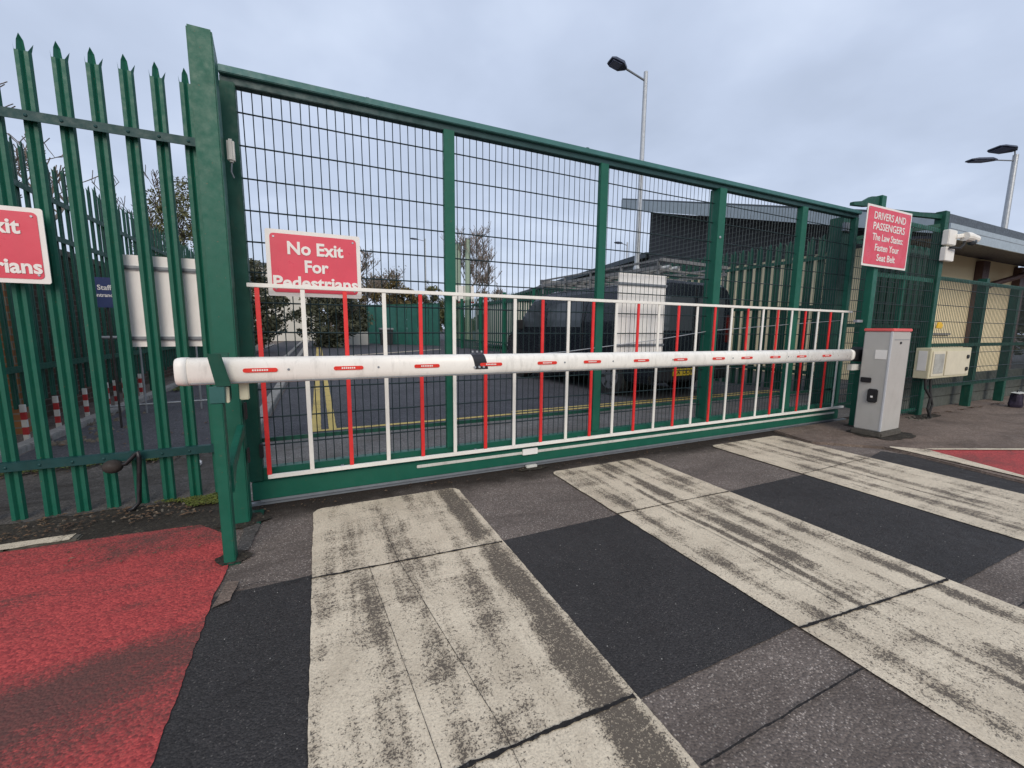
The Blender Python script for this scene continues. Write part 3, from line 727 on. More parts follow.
# ------------------------------------------------------------------ right gate post, pocket, fences
rgp = thing('gate_post', (5.98, 2.78, 0), 'green gate post with slanted top arm behind the red seat belt sign', 'gate post')
MB().box(5.87, 5.97, 2.72, 2.79, 0, 2.70).build('column', GREEN, rgp, .005)
mb = MB(); mb.prism([(5.865,2.69),(5.865,2.585),(5.60,2.545),(5.36,2.53),(5.36,2.565),(5.56,2.60),(5.70,2.665)], 'y', 2.74, 2.78); mb.build('arm', GREEN_D, rgp, .003)
MB().box(5.74, 5.859, 2.76, 2.80, 1.27, 1.30).build('catch', SILVER, rgp)
gg = thing('guide_post', (5.6, 3.22, 0), 'wide dark green guide post behind the right end of the gate', 'post')
MB().box(6.08, 6.30, 3.20, 3.36, 0, 2.60).build('column', GREEN_D, gg, .004)
MB().box(6.06, 6.32, 3.16, 3.198, 2.42, 2.52).build('roller_bracket', GREYST, gg)
def mesh_fence(x0, x1, y, z0, z1, posts, rails, label, dx=.055, dz=.2, pw=.07, post_h=None, mat=GREEN, group=None):
    t = thing('mesh_fence', ((x0+x1)/2, y, 0), label, 'fence')
    for i, px_ in enumerate(posts):
        ph = post_h[i] if post_h else z1
        MB().box(px_-pw/2, px_+pw/2, y, y+pw, 0, ph).build('post', mat, t, .003)
    for z in rails: MB().box(x0, x1, y-.012, y-.001, z-.025, z+.025).build('rail', mat, t)
    zs = []; z = z0 + .05
    while z < z1: zs.append(z); z += dz
    mesh_wires(x0, x1, y-.02, z0, z1, dx, zs).build('mesh_panel', GREEN_W, t, fix=False)
    return t
mesh_fence(6.02, 7.44, 2.78, .05, 2.50, [6.75], [1.84, 2.48, .10], 'green mesh panel between the right gate post and corner post', dx=.055, pw=.05)
mesh_fence(6.1, 9.2, 3.42, .05, 2.45, [6.75, 7.45, 8.3, 9.15], [2.40, 1.25, .10], 'rear green mesh panels of the gate pocket beside the cream building', dx=.05, dz=.15, mat=GREEN_D)
pk = thing('steel_screen', (8.4, 3.5, 0), 'dark green ribbed steel screen inside the gate pocket behind the seat belt sign', 'screen')
mb = MB(); mb.box(7.35, 9.45, 3.50, 3.51, .05, 2.52)
for k in range(11): mb.box(7.37+.2*k, 7.41+.2*k, 3.47, 3.4995, .05, 2.52)
mb.build('sheet', GREEN_D, pk)
for x in (7.30, 9.46): MB().box(x, x+.05, 3.46, 3.54, 0, 2.56).build('post', GREEN, pk, .003)
cpst = thing('corner_post', (7.52, 2.77, 0), 'tall dark green corner post carrying the white security camera', 'post')
MB().box(7.46, 7.57, 2.74, 2.85, 0, 2.73).build('column', GREEN_D, cpst, .005)
MB().bar((7.47, 2.80, 2.66), (6.0, 2.90, 2.60), .05, .05).build('tie_bar', GREEN_D, cpst)
MB().bar((7.47, 2.80, 2.55), (6.6, 3.38, 2.40), .05, .05).build('tie_bar', GREEN_D, cpst)
mesh_fence(7.58, 15.5, 2.78, .38, 1.90, [9.17, 10.42, 12.0, 13.6, 15.4], [1.885, .985, .40], 'low green mesh fence above the concrete boards on the right', dx=.05, dz=.22, pw=.10, post_h=[1.97, 1.88, 1.9, 1.9, 1.9], mat=GREEN_D)
lw = thing('low_wall', (11.5, 3.05, 0), 'low wall of dark concrete gravel boards under the right mesh fence', 'wall')
for k in range(3): MB().box(7.55, 15.6, 3.0-.004*(k % 2), 3.06, .005+.17*k, .17*(k+1)-.004).build('board', GRAVB, lw, .006)
# meter box
mbx = thing('meter_box', (7.6, 2.66, .5), 'cream electric meter box on the corner post of the right fence', 'meter box')
MB().box(7.20, 8.38, 2.60, 2.755, .555, .955).build('case', paint('olive_cream_box', (.60,.555,.38), .5, .08, dirt=.15), mbx, .006)
MB().box(7.62, 8.33, 2.588, 2.5995, .585, .915).build('door', CREAM, mbx, .004)
MB().box(7.25, 7.59, 2.590, 2.5995, .585, .915).build('window_frame', CREAM, mbx, .003)
MB().box(7.29, 7.56, 2.586, 2.5895, .62, .88).build('window', paint('cloudy_pane', (.42,.42,.38), .15, .2), mbx)
MB().box(7.196, 7.1995, 2.63, 2.72, .66, .92).build('notice', SIGNW, mbx)
mb = MB(); 
for z in (.66, .83): mb.tube([(8.24, 2.573, z), (8.24, 2.5875, z)], .028, 10)
mb.build('knob', BLACK, mbx)
MB().tube([(7.25,2.64,.555),(7.27,2.63,.42),(7.36,2.60,.30),(7.33,2.60,.15),(7.40,2.58,.0)], .016, 8).tube([(7.40,2.64,.555),(7.39,2.62,.36),(7.44,2.6,.2),(7.36,2.6,.0)], .014, 8).build('cable', BLACKR, mbx)
tg = tag(MB().prism([(7.53,1.22),(7.66,1.21),(7.70,1.26),(7.64,1.30),(7.56,1.30)], 'y', 2.695, 2.712).build('tag', YEL, None, .004), 'small yellow tag tied to the corner post', 'tag')
tg.name = 'yellow_tag'
# cctv camera
cc = thing('security_camera', (7.6, 2.70, 2.3), 'white security camera with junction boxes on the dark corner post', 'camera')
MB().box(7.42, 7.64, 2.665, 2.735, 2.29, 2.48).build('bracket_box', WHITE, cc, .008)
MB().box(7.42, 7.66, 2.675, 2.735, 2.09, 2.265).build('junction_box', WHITE, cc, .006)
MB().bar((7.60, 2.68, 2.40), (7.80, 2.64, 2.43), .06, .055).build('arm', WHITE, cc, .01)
MB().tube([(7.72,2.62,2.405),(7.78,2.61,2.405),(7.93,2.58,2.38)], [.055,.06,.05], 14).build('head', WHITE, cc, smooth=False)
MB().sphere((7.86,2.59,2.345), .048).build('dome', GLASS_D, cc, smooth=True)
MB().tube([(7.45,2.65,2.25),(7.65,2.63,2.25),(7.72,2.62,2.30),(7.75,2.62,2.37)], .016, 6).build('cable', BLACKR, cc)
# bag by the fence
bg = thing('bag', (9.76, 2.46, .022), 'dark purple carrier bag with pale flaps left on the ground by the right fence', 'bag')
mb = MB(); rings = []
for i, (z, k) in enumerate(((.005,.85),(.05,1.05),(.12,1.0),(.2,.9),(.24,.7))):
    rings.append([(9.76 + (.105*k + .012*math.sin(3*a+i))*math.cos(a), 2.46 + (.075*k + .010*math.cos(4*a+i))*math.sin(a), z*.9+.022) for a in [2*math.pi*j/16 for j in range(16)]])
mb.loft(rings).build('body', PURPLE, bg)
mb = MB(); mb.add([(9.600,2.400,.245),(9.790,2.370,.255),(9.840,2.470,.262),(9.640,2.500,.25)], [(0,1,2,3)]); mb.add([(9.740,2.420,.25),(9.980,2.370,.22),(10.000,2.430,.225),(9.800,2.500,.26)], [(0,1,2,3)]); mb.add([(9.730,2.360,.09),(9.800,2.355,.09),(9.800,2.365,.23),(9.740,2.370,.23)], [(0,1,2,3)])
o = mb.build('flap', WHITE_D, bg); so = o.modifiers.new('thickness', 'SOLIDIFY'); so.thickness = .006
mb = MB().tube([(9.720,2.460,.235),(9.730,2.450,.29),(9.800,2.450,.29),(9.820,2.460,.235)], .008, 6).build('handle', BLACK, bg)

# ------------------------------------------------------------------ cream building with mono-pitch canopy
bl = thing('building', (12, 8, 0), 'cream rendered building with dark soffit and sloping grey roof on the right', 'building')
WX, WY, WX2, WY2 = 11.6, 5.0, 18.3, 12.7
EX, EY, EY2, EZ, RZ = 10.5, 3.8, 13.0, 3.30, 6.0
sl = (RZ-EZ)/(EY2-EY)
MB().box(WX, WX2, WY, WY2, 0, 3.10).build('wall', CREAMW, bl)
mb = MB(); mb.prism([(WY+.02,3.102),(WY2-.02,3.102),(WY2-.02, EZ-.35+sl*(WY2-EY)),(WY+.02, EZ-.30+sl*(WY-EY))], 'x', WX+.01, WX2-.01); mb.build('upper_wall', CLAD, bl)
MB().prism([(EY+.002,EZ-.43),(WY-.002,3.07),(WY-.002,3.12),(EY+.002,EZ-.38)], 'x', EX+.05, 23).build('soffit', SOFFIT, bl)
mb = MB(); mb.prism([(EY,EZ-.16),(EY2,RZ-.16),(EY2,RZ),(EY,EZ)], 'x', EX, 23.5); mb.build('roof', ROOFG, bl)
mb = MB(); mb.prism([(EY+.01,EZ-.36),(EY2,RZ-.40),(EY2,RZ-.05),(EY+.01,EZ-.05)], 'x', EX-.03, EX-.001); mb.build('rake_fascia', FASCIA, bl)
MB().box(EX+.002, 23.5, EY-.03, EY-.001, EZ-.43, EZ-.165).build('eaves_fascia', FASCIA, bl)
MB().box(EX+.002, 23.5, EY-.034, EY-.0305, EZ-.265, EZ-.255).build('fascia_joint', GREYST, bl)
for x in (15.55, 18.0): MB().box(x, x+.38, WY-.16, WY-.003, 0, 3.0).build('column', BROWN, bl, .006)
MB().tube([(16.1,4.92,0),(16.1,4.92,2.32),(16.3,4.85,2.45),(17.6,4.35,2.86)], .07, 10).build('drainpipe', BROWN, bl)
MB().box(13.2, 14.6, WY-.05, WY-.002, 1.1, 1.15).build('sill', KERB, bl)
wg = thing('building', (14, 23, 0), 'long low dark wing with a sloping roof line far behind the van', 'building')
mb = MB(); mb.hexa([(11.7,12.75,0),(17,12.75,0),(20,34,0),(15.2,34,0)], [(11.7,12.75,3.9),(17,12.75,3.9),(20,34,3.7),(15.2,34,3.7)]); mb.build('wall', CLAD, wg)
mb = MB(); mb.hexa([(11.5,12.72,3.905),(17.2,12.72,3.905),(20.2,34.2,3.705),(15.0,34.2,3.705)], [(11.5,12.72,4.10),(17.2,12.72,4.3),(20.2,34.2,4.1),(15.0,34.2,3.9)]); mb.build('roof', ROOFG, wg)
# palisade in front of the building's west wall
f3 = thing('palisade_fence', (8.0, 7, 0), 'green palisade fence beyond the gate in front of the cream wall', 'fence')
first = None
for i in range(34):
    y = 4.1 + .19*i
    if first is None: first = o = pale_mb(8.0, y, .05, 2.82, -1, 'y', .125).build('pale', GREEN_D, f3, fix=False); y0 = y
    else: o = first.copy(); COL.objects.link(o); o.parent = f3; o.location = (0, y-y0, random.uniform(-.01,.01))
for z in (2.45, 1.62, .45): MB().box(7.955, 7.965, 4.0, 10.5, z-.06, z).build('rail', GREEN_D, f3)
for y in (4.3, 6.9, 9.5): MB().box(8.04, 8.14, y, y+.1, 0, 2.55).build('post', GREEN_D, f3)

# ------------------------------------------------------------------ van
vt = thing('parked_van', (4.72, 4.98, 0), 'black panel van with silver roof rack parked beyond the gate', 'van')
vt.rotation_euler = (0, 0, 0)
VR = Matrix.Rotation(R(5), 4, 'Z')
def vb(mb, name, mat, bev=0, smooth=False, parent=None):
    mb.v = [VR @ v + vt.location for v in mb.v]
    o = mb.build(name, mat, vt if parent is None else None, bev, smooth)
    if parent is not None:
        o.parent = parent
        for v in o.data.vertices: v.co -= vt.location
    return o
VL, VW = 4.9, 1.98
def vsec(y, z0, z1, k=1.0):
    """cross-section at y: tumblehome sides"""
    pts = []
    def hw(z): 
        t = max(0, (z-1.0)/.95); return (VW/2)*(1 - .11*t*t)*k
    zs = [z0, z0+.12, .75, 1.0, 1.3, 1.6, z1-.14, z1-.04, z1]
    zs = [min(max(z, z0), z1) for z in zs]; 
    ins = [.05, 0, 0, 0, 0, 0, .01, .07, .20]
    for z, i_ in zip(zs, ins): pts.append((VW/2 - hw(z) + i_, y, z))
    for z, i_ in reversed(list(zip(zs, ins))): pts.append((VW/2 + hw(z) - i_, y, z))
    return pts
st = [(0,.32,1.90,.985),(.05,.30,1.95,1),(1.5,.28,1.97,1),(3.0,.28,1.96,1),(3.55,.28,1.90,1),(4.05,.28,1.30,1),(4.40,.28,1.10,.99),(4.72,.30,.92,.93),(4.85,.36,.70,.86)]
vb(MB().loft([vsec(*s) for s in st]), 'body', VAN, smooth=False)
# windscreen and side windows (proud by a few mm)
mb = MB(); mb.add([(.22,3.60,1.865),(VW-.22,3.60,1.865),(VW-.13,4.05,1.325),(.13,4.05,1.325)], [(0,1,2,3)]); mb.v = [v+Vector((0,.012,.018)) for v in mb.v]; vb(mb, 'windscreen', GLASS_D)
def xside(z): t = max(0, (z-1.0)/.95); return VW/2 - (VW/2)*(1-.11*t*t)
for side in (0, 1):
    f_ = lambda z: (xside(z)-.006) if side == 0 else VW-xside(z)+.006
    mb = MB(); mb.add([(f_(1.20),3.02,1.20),(f_(1.20),3.98,1.20),(f_(1.68),3.62,1.68),(f_(1.72),3.02,1.72)], [(0,1,2,3)]); vb(mb, 'side_window', GLASS_D)
    mb = MB(); mb.add([(f_(1.20),1.75,1.20),(f_(1.20),2.9,1.20),(f_(1.68),2.9,1.68),(f_(1.68),1.75,1.68)], [(0,1,2,3)]); vb(mb, 'side_window', GLASS_D)
    sx = -.20 if side == 0 else VW+.02
    vb(MB().box(sx, sx+.18, 3.78, 3.88, 1.14, 1.36), 'mirror', BLACK, .02)
    vb(MB().box(-.012 if side == 0 else VW+.002, -.002 if side == 0 else VW+.012, .9, 4.3, .55, .63), 'side_moulding', BLACKR)
    vb(MB().box(-.006 if side == 0 else VW+.001, -.001 if side == 0 else VW+.006, 1.68, 1.70, .42, 1.72).box(-.006 if side == 0 else VW+.001, -.001 if side == 0 else VW+.006, 2.96, 2.98, .42, 1.4), 'door_seam', BLACKR)
    vb(MB().box(.03 if side == 0 else VW-.15, .15 if side == 0 else VW-.03, -.025, .03, .95, 1.42), 'tail_lamp', TAIL, .01)
    for yy in (.92, 4.02):
        xa = -.005 if side == 0 else VW-.215
        wh = vb(MB().tube([(xa, yy, .335), (xa+.22, yy, .335)], .335, 24), 'wheel', TYRE)
        xr = xa-.006 if side == 0 else xa+.2202
        mb = MB().tube([(xr, yy, .335), (xr+.006, yy, .335)], .215, 20)
        vb(mb, 'rim', RIM, parent=wh)
        for k in range(6):
            mb = MB()
            a = 2*math.pi*k/6; c_, s_ = math.cos(a), math.sin(a); xs = xr-.004 if side == 0 else xr+.0065
            mb.add([(xs, yy+c_*.19-s_*.03, .335+s_*.19+c_*.03), (xs, yy+c_*.19+s_*.03, .335+s_*.19-c_*.03), (xs, yy+c_*.09+s_*.015, .335+s_*.09-c_*.015), (xs, yy+c_*.09-s_*.015, .335+s_*.09+c_*.015)], [(0,1,2,3)])
            vb(mb, 'rim_opening', BLACKR, parent=wh)
vb(MB().box(.06, VW-.06, -.06, .04, .34, .56), 'rear_bumper', BLACK, .02)
vb(MB().box(VW/2-.004, VW/2+.004, -.006, .02, .56, 1.85), 'rear_seam', BLACKR)
vb(MB().box(.22, .92, -.010, .0, 1.15, 1.70).box(1.06, VW-.22, -.010, .0, 1.15, 1.70), 'rear_window', GLASS_D)
vb(MB().box(.44, .98, -.078, -.061, .42, .535), 'number_plate', PLATEY, .002)
mb = MB(); vs, fs = text_mesh('LA  OOJK', .1, .46, .001); mb.add([(.71+v.x, -.080, .478+v.y) for v in vs], fs); o = vb(mb, 'plate_lettering', BLACK)
# roof rack
RACK = paint('dull_rack_steel', (.20,.20,.20), .55, .3, metal=.2)
mb = MB()
for k in range(9): mb.bar((.18, .12+.40*k, 2.10), (VW-.18, .12+.40*k, 2.10), .035, .03)
vb(mb, 'rack_crossbars', RACK)
mb = MB()
for x in (.16, VW-.16):
    mb.bar((x, .05, 2.13), (x, 3.45, 2.11), .035, .05); mb.bar((x, .05, 2.24), (x, 3.35, 2.22), .03, .03)
    for k in range(5): mb.bar((x, .1+.8*k, 1.93), (x, .1+.8*k, 2.24), .03, .03)
mb.bar((.16, .05, 2.24), (VW-.16, .05, 2.24), .06, .05); mb.bar((.16, 3.40, 2.20), (VW-.16, 3.40, 2.20), .06, .10)
vb(mb, 'rack_rails', RACK)
vb(MB().tube([(.5,.15,2.16),(.5,3.4,2.15)], .04, 8).tube([(.7,.15,2.16),(.7,3.2,2.15)], .04, 8), 'rack_tube', WHITE_D)

# ------------------------------------------------------------------ lamps
def lamp(name, base, h, arms, label, rad=.075, group=None):
    t = thing(name, base, label, 'street lamp', group); b = Vector(base)
    MB().tube([b, b+Vector((0,0,h*.35)), b+Vector((0,0,h*.36)), b+Vector((0,0,h))], [rad*1.15, rad*1.1, rad*.8, rad*.62], 12).build('pole', SILVER, t, smooth=False)
    for (dx, dy, dz, ln, wd, tilt) in arms:
        d = Vector((dx, dy, 0)); dn = d.normalized(); e = b + Vector((dx, dy, h-.25+dz))
        MB().tube([b+Vector((0,0,h-.25)), e], .028, 8).build('arm', GREYST, t)
        side = Vector((-dn.y, dn.x, 0)); fwd = (dn + Vector((0,0,tilt))).normalized(); up = side.cross(fwd); up = up if up.z > 0 else -up
        mb = MB(); rings = []
        for s_, wk, hk_ in ((0,.28,.5),(.12,.55,.8),(.3,1,1),(.8,1,.9),(1,.75,.5)):
            c = e + fwd*(ln*s_); w_ = wd*wk/2; hh = .06*hk_
            rings.append([c+side*w_-up*hh*.5, c-side*w_-up*hh*.5, c-side*w_*.85+up*hh, c+side*w_*.85+up*hh])
        hd = mb.loft(rings).build('head', LAMPH, t)
        c0 = e + fwd*(ln*.38); c1 = e + fwd*(ln*.9); lo = up*(-.075*.5)
        lens = MB(); lens.add([c0+side*wd*.4+lo, c0-side*wd*.4+lo, c1-side*wd*.36+lo, c1+side*wd*.36+lo, c0+side*wd*.4+lo*1.5, c0-side*wd*.4+lo*1.5, c1-side*wd*.36+lo*1.5, c1+side*wd*.36+lo*1.5], [(0,1,2,3),(4,7,6,5),(0,4,5,1),(1,5,6,2),(2,6,7,3),(3,7,4,0)])
        lens.build('lens', paint('lamp_lens', (.10,.12,.2), .3, .1), t)
    return t
lamp('street_lamp', (9.2, 10.55, 0), 8.75, [(-.66, .10, .22, .56, .40, .26)], 'tall grey street lamp with one dark square head beyond the gate', .10)
lamp('street_lamp', (28.8, 8.5, 0), 9.1, [(-.75, .35, .02, 1.25, .45, -.02), (-.06, .03, .42, .95, .75, .12)], 'grey street lamp with two dark heads above the right roof', .16)
lamp('street_lamp', (10.4, 43.8, 0), 10.2, [(-.7, 0, .1, .8, .4, .05)], 'distant slim street lamp beside the green hoarding', .09)
lamp('street_lamp', (22.5, 27.0, 0), 8.0, [(-.5, 0, .1, .7, .4, .05)], 'distant street lamp seen above the roof rack of the van', .09)

# ------------------------------------------------------------------ far things beyond the gate
hd = thing('hoarding', (5.5, 29.5, 0), 'green solid hoarding at the far end of the road', 'hoarding')
A = Vector((3.2, 31.2, 0)); B = Vector((7.1, 26.2, 0)); n = 14
for i in range(n):
    a = A.lerp(B, i/n); b = A.lerp(B, (i+1)/n-.004)
    d = (B-A).normalized(); nn = Vector((d.y, -d.x, 0)) * (.03 if i % 2 else 0)
    MB().bar(a+nn+Vector((0,0,1.33)), b+nn+Vector((0,0,1.33)), .04, 2.62).build('board', HOARD, hd)
MB().bar(A+Vector((0,0,2.68)), B+Vector((0,0,2.68)), .10, .06).build('capping', GREEN_D, hd)
MB().box(5.0, 6.2, 27.6, 28.0, 0, .9).build('planter', paint('dark_bin',(.02,.03,.03),.6), hd) if False else None
bn = thing('litter_bin', (4.1, 28.7, 0), 'dark square bin standing before the green hoarding', 'bin')
MB().prism([(3.75,0),(4.45,0),(4.5,1.0),(3.7,1.0)], 'y', 28.4, 29.0).build('body', BLACK, bn, .02); MB().box(3.66, 4.54, 28.36, 29.04, 1.003, 1.12).build('lid', GREYST, bn, .02)
kb = tag(MB().box(.6, 3.0, 28.6, 29.0, .0, .85).build('concrete_block', PALEW, None, .03), 'pale low concrete block wall left of the green hoarding', 'wall')
# far palisade between hoarding and van
f4 = thing('palisade_fence', (7.5, 20, 0), 'far green palisade fence right of the hoarding behind the van', 'fence')
A = Vector((7.3, 25.5, 0)); B = Vector((8.2, 12.6, 0)); first = None
for i in range(64):
    p_ = A.lerp(B, i/63)
    if first is None: first = o = pale_mb(p_.x, p_.y, .05, 2.75, -1, 'y', .10).build('pale', GREEN_D, f4, fix=False); p0 = p_
    else: o = first.copy(); COL.objects.link(o); o.parent = f4; o.location = p_ - p0
for z in (2.35, .5): MB().bar(A+Vector((-.05,0,z)), B+Vector((-.05,0,z)), .012, .07).build('rail', GREEN_D, f4)
for k in range(6):
    q = A.lerp(B, k/5); MB().box(q.x-.08, q.x+.06, q.y-.06, q.y+.06, 0, 2.8).build('post', GREEN, f4)
ca = thing('cabin', (11, 22, 0), 'pale site cabin behind the far palisade fence', 'cabin')
MB().box(9.2, 13.5, 19.5, 25.5, .25, 2.55).build('wall', PALEW, ca); MB().box(9.1, 13.6, 19.4, 25.6, 2.552, 2.7).build('roof', ROOFG, ca)
for y in (23.8,): MB().box(9.17, 9.198, y, y+1.1, 1.1, 2.0).build('window', GLASS_D, ca)
# two pale green masts with a small board
for k, (x, y, h) in enumerate(((11.9, 37.5, 8.7), (12.7, 37.1, 9.1))):
    m_ = thing('mast', (x, y, 0), ['left pale green mast of the pair, carrying a small white board', 'right and taller pale green mast beside the bare tree'][k], 'mast')
    MB().tube([(x,y,0),(x,y,h)], [.28,.24], 10).build('pole', paint('pale_green_mast', (.28,.36,.27), .5, .1), m_)
    MB().tube([(x,y,h),(x,y,h+.12)], .27, 10).build('cap', GREYST, m_)
    if k == 0:
        MB().box(x-.4, x+1.4, y-.35, y-.28, 3.6, 5.0).build('board', SIGNW, m_); MB().box(x-.42, x+1.42, y-.36, y-.27, 3.45, 3.598).build('board_trim', paint('marker_red', (.42,.03,.03)), m_)
pb = thing('building', (-2.5, 42, 0), 'pale cream building half hidden behind the far trees', 'building')
MB().box(-5.2, -.2, 38, 50, 0, 5.7).build('wall', PALEW, pb); MB().box(-5.4, 0, 37.8, 50.2, 5.703, 6.0).build('roof', ROOFG, pb)
for z in (3.9,):
    for x in (-4.9,): MB().box(x, x+1.2, 37.95, 37.997, z, z+1.3).build('window', GLASS_D, pb)

# ------------------------------------------------------------------ trees
def limbs(base, h, spread, levels, r0, seed, twist=.5, bend=.18, nb=4, lean=(0,0), rmin=.012):
    rnd = random.Random(seed); mb = MB(); tips = []
    def grow(p, d, ln, r, lv):
        pts = [p]; rr = [r]; k = 4 if lv else 6
        for i in range(k):
            d = (d + Vector((rnd.uniform(-bend,bend), rnd.uniform(-bend,bend), rnd.uniform(-.04,.12)))).normalized()
            p = p + d*(ln/k); pts.append(p); rr.append(max(rmin, r*(1-.62*(i+1)/k)))
        mb.tube(pts, rr, 7 if lv == 0 else (5 if lv < 2 else 3), False)
        tips.append((pts[-1], lv)); 
        if lv < levels:
            for j in range(nb + (3 if lv == 0 else 0)):
                t = rnd.uniform(.35, 1.0) if lv == 0 else rnd.uniform(.25, 1.0)
                i = min(k-1, int(t*k)); q = pts[i].lerp(pts[i+1], t*k-i)
                a = rnd.uniform(0, 2*math.pi); el = rnd.uniform(.25, .95)
                nd = (Vector((math.cos(a)*spread, math.sin(a)*spread, el)) + d*twist).normalized()
                grow(q, nd, ln*rnd.uniform(.38,.62), rr[i]*.55, lv+1)
    grow(Vector(base), Vector((lean[0],lean[1],1)).normalized(), h*.62, r0, 0)
    return mb, tips
def leaves(centres, count, size, seed, spreadv):
    rnd = random.Random(seed); mb = MB()
    for i in range(count):
        c, rad = rnd.choice(centres)
        while True:
            v = Vector((rnd.uniform(-1,1), rnd.uniform(-1,1), rnd.uniform(-1,1)))
            if v.length < 1: break
        p = c + Vector((v.x*rad, v.y*rad, v.z*rad*spreadv))
        if p.z < .05: continue
        n_ = Vector((rnd.gauss(0,1), rnd.gauss(0,1), rnd.gauss(.4,1))).normalized(); t = n_.orthogonal().normalized(); u = n_.cross(t)
        a = rnd.uniform(0, 6.28); t, u = t*math.cos(a)+u*math.sin(a), u*math.cos(a)-t*math.sin(a)
        s = size*rnd.uniform(.6,1.4)
        mb.add([p-t*s, p-u*s*.45, p+t*s, p+u*s*.45], [(0,1,2,3)])
    return mb
def tree(name, base, h, label, leafmat=None, crown=None, count=3000, lsize=.09, seed=1, levels=3, r0=.14, spread=1.0, nb=4, cat='tree', clump=.55, bark=BARK, group=None, rmin=.012):
    t = thing(name, base, label, cat, group)
    mb, tips = limbs(base, h, spread, levels, r0, seed, nb=nb, rmin=rmin); mb.build('trunk', bark, t, fix=False)
    if leafmat:
        rnd = random.Random(seed+50); cs = []
        if crown:
            cz, rx, rz, k = crown
            for i in range(k):
                while True:
                    v = Vector((rnd.uniform(-1,1), rnd.uniform(-1,1), rnd.uniform(-1,1)))
                    if .25 < v.length < 1: break
                cs.append((Vector(base)+Vector((v.x*rx, v.y*rx, cz+v.z*rz)), clump*rnd.uniform(.5,1.25)))
        else: cs = [(p_, clump*rnd.uniform(.5,1.2)) for p_, lv in tips if lv >= 1]
        leaves(cs, count, lsize, seed+9, .8).build('crown', leafmat, t, fix=False)
    return t
tree('bare_tree', (-5.5, 13.2, 0), 8.6, 'bare leafless tree above the brick wall at the far left', seed=3, levels=4, r0=.16, nb=4, bark=TWIG)
tree('sparse_tree', (-4.6, 20.5, 0), 6.9, 'thin tree with sparse olive leaves left of the tall gate post', OLIVE, (4.2, 1.2, 2.5, 70), 8500, .055, 11, 4, .10, .6, 4, clump=.42)
tree('ivy_tree', (-2.75, 21.5, 0), 4.0, 'dark ivy covered tree left of the pale building', IVY, (2.1, 1.5, 1.9, 46), 6500, .10, 21, 2, .16, .9)
tree('ivy_tree', (.75, 26.0, 0), 3.8, 'dark ivy thicket right of the pale building behind the gate sign', IVY, (1.7, 1.9, 1.75, 60), 6500, .11, 22, 2, .16, .9)
tree('ivy_tree', (2.6, 32.6, 0), 3.6, 'brown green thicket at the left end of the hoarding', IVY, (1.5, 1.5, 1.5, 50), 6500, .11, 23, 3, .16, .9)
tree('bare_tree', (3.4, 36.5, 0), 7.4, 'leafless bushy tree behind the gate sign and left of the hoarding', AUTUMN, None, 300, .09, 31, 4, .13, 1.0, 5, bark=TWIG, rmin=.022)
tree('bare_tree', (.9, 34, 0), 6.8, 'short leafless tree right behind the ivy thicket', AUTUMN, None, 250, .09, 38, 4, .12, 1.0, 5, bark=TWIG, rmin=.022)
tree('bare_tree', (6.2, 41, 0), 7.2, 'rounded leafless tree far behind the middle of the hoarding', AUTUMN, None, 1500, .10, 39, 4, .12, 1.0, 5, bark=TWIG, rmin=.022)
tree('autumn_bush', (5.6, 36.0, 0), 5.4, 'yellow brown bush rising behind the green hoarding', AUTUMN, (2.7, 2.4, 2.3, 56), 9500, .12, 33, 4, .12, 1.0, cat='bush')
tree('autumn_bush', (9.0, 36.5, 0), 5.0, 'olive bush behind the right end of the hoarding', OLIVE, (2.6, 2.2, 2.2, 50), 8000, .12, 34, 4, .12, 1.0, cat='bush')
tree('bare_tree', (13.0, 37, 0), 9.4, 'tall slender bare tree beside the pale green masts', seed=36, levels=4, r0=.18, spread=.65, nb=6, bark=TWIG, rmin=.020)
tree('bare_tree', (17.5, 44, 0), 6.5, 'low bare tree in the distance left of the van', AUTUMN, None, 900, .1, 37, 4, .14, 1.0, 5, bark=TWIG, rmin=.024)
tree('dark_tree', (25.0, 7.2, 0), 3.2, 'dark green tree past the end of the cream building on the right', IVY, (1.9, 2.0, 1.6, 40), 7000, .12, 41, 2, .16, .9)
# far wood on the skyline
cs = []; rnd = random.Random(5)
for i in range(260):
    az = R(-35 + 150*i/260); d = rnd.uniform(85, 105); cs.append((Vector((math.sin(az)*d, math.cos(az)*d, rnd.uniform(.6, 3.2))), rnd.uniform(1.3, 2.2)))
stuff(leaves(cs, 16000, .5, 77, .9).build('far_wood', IVY, None, fix=False), 'far line of dark trees along the skyline', 'trees')

# ------------------------------------------------------------------ small ground clutter
def scatter(name, mat, spots, label, cat, flat=True, seed=1):
    rnd = random.Random(seed); mb = MB()
    for (x0, x1, y0, y1, n_, s0, s1, z) in spots:
        for i in range(n_):
            x = rnd.uniform(x0, x1); y = rnd.uniform(y0, y1) ; s = rnd.uniform(s0, s1); a = rnd.uniform(0, 6.28)
            if noise.noise(Vector((x*3, y*3, seed))) < -.12: continue
            c, d = math.cos(a)*s, math.sin(a)*s; zz = z + rnd.uniform(.001, .012)
            if flat: mb.add([(x-c, y-d, zz), (x+d*.5, y-c*.5, zz+s*.3), (x+c, y+d, zz), (x-d*.5, y+c*.5, zz+s*.25)], [(0,1,2,3)])
            else:
                h = s*rnd.uniform(.5,.9); mb.add([(x-c,y-d,z-.002),(x+d,y-c,z-.002),(x+c*.8,y+d*.8,z-.002),(x-d*.9,y+c*.9,z-.002),(x-c*.5,y-d*.5,z+h),(x+d*.5,y-c*.4,z+h*.9),(x+c*.4,y+d*.4,z+h),(x-d*.4,y+c*.4,z+h*.8)], [(0,1,5,4),(1,2,6,5),(2,3,7,6),(3,0,4,7),(4,5,6,7)])
    return stuff(mb.build(name, mat, None, fix=False), label, cat)
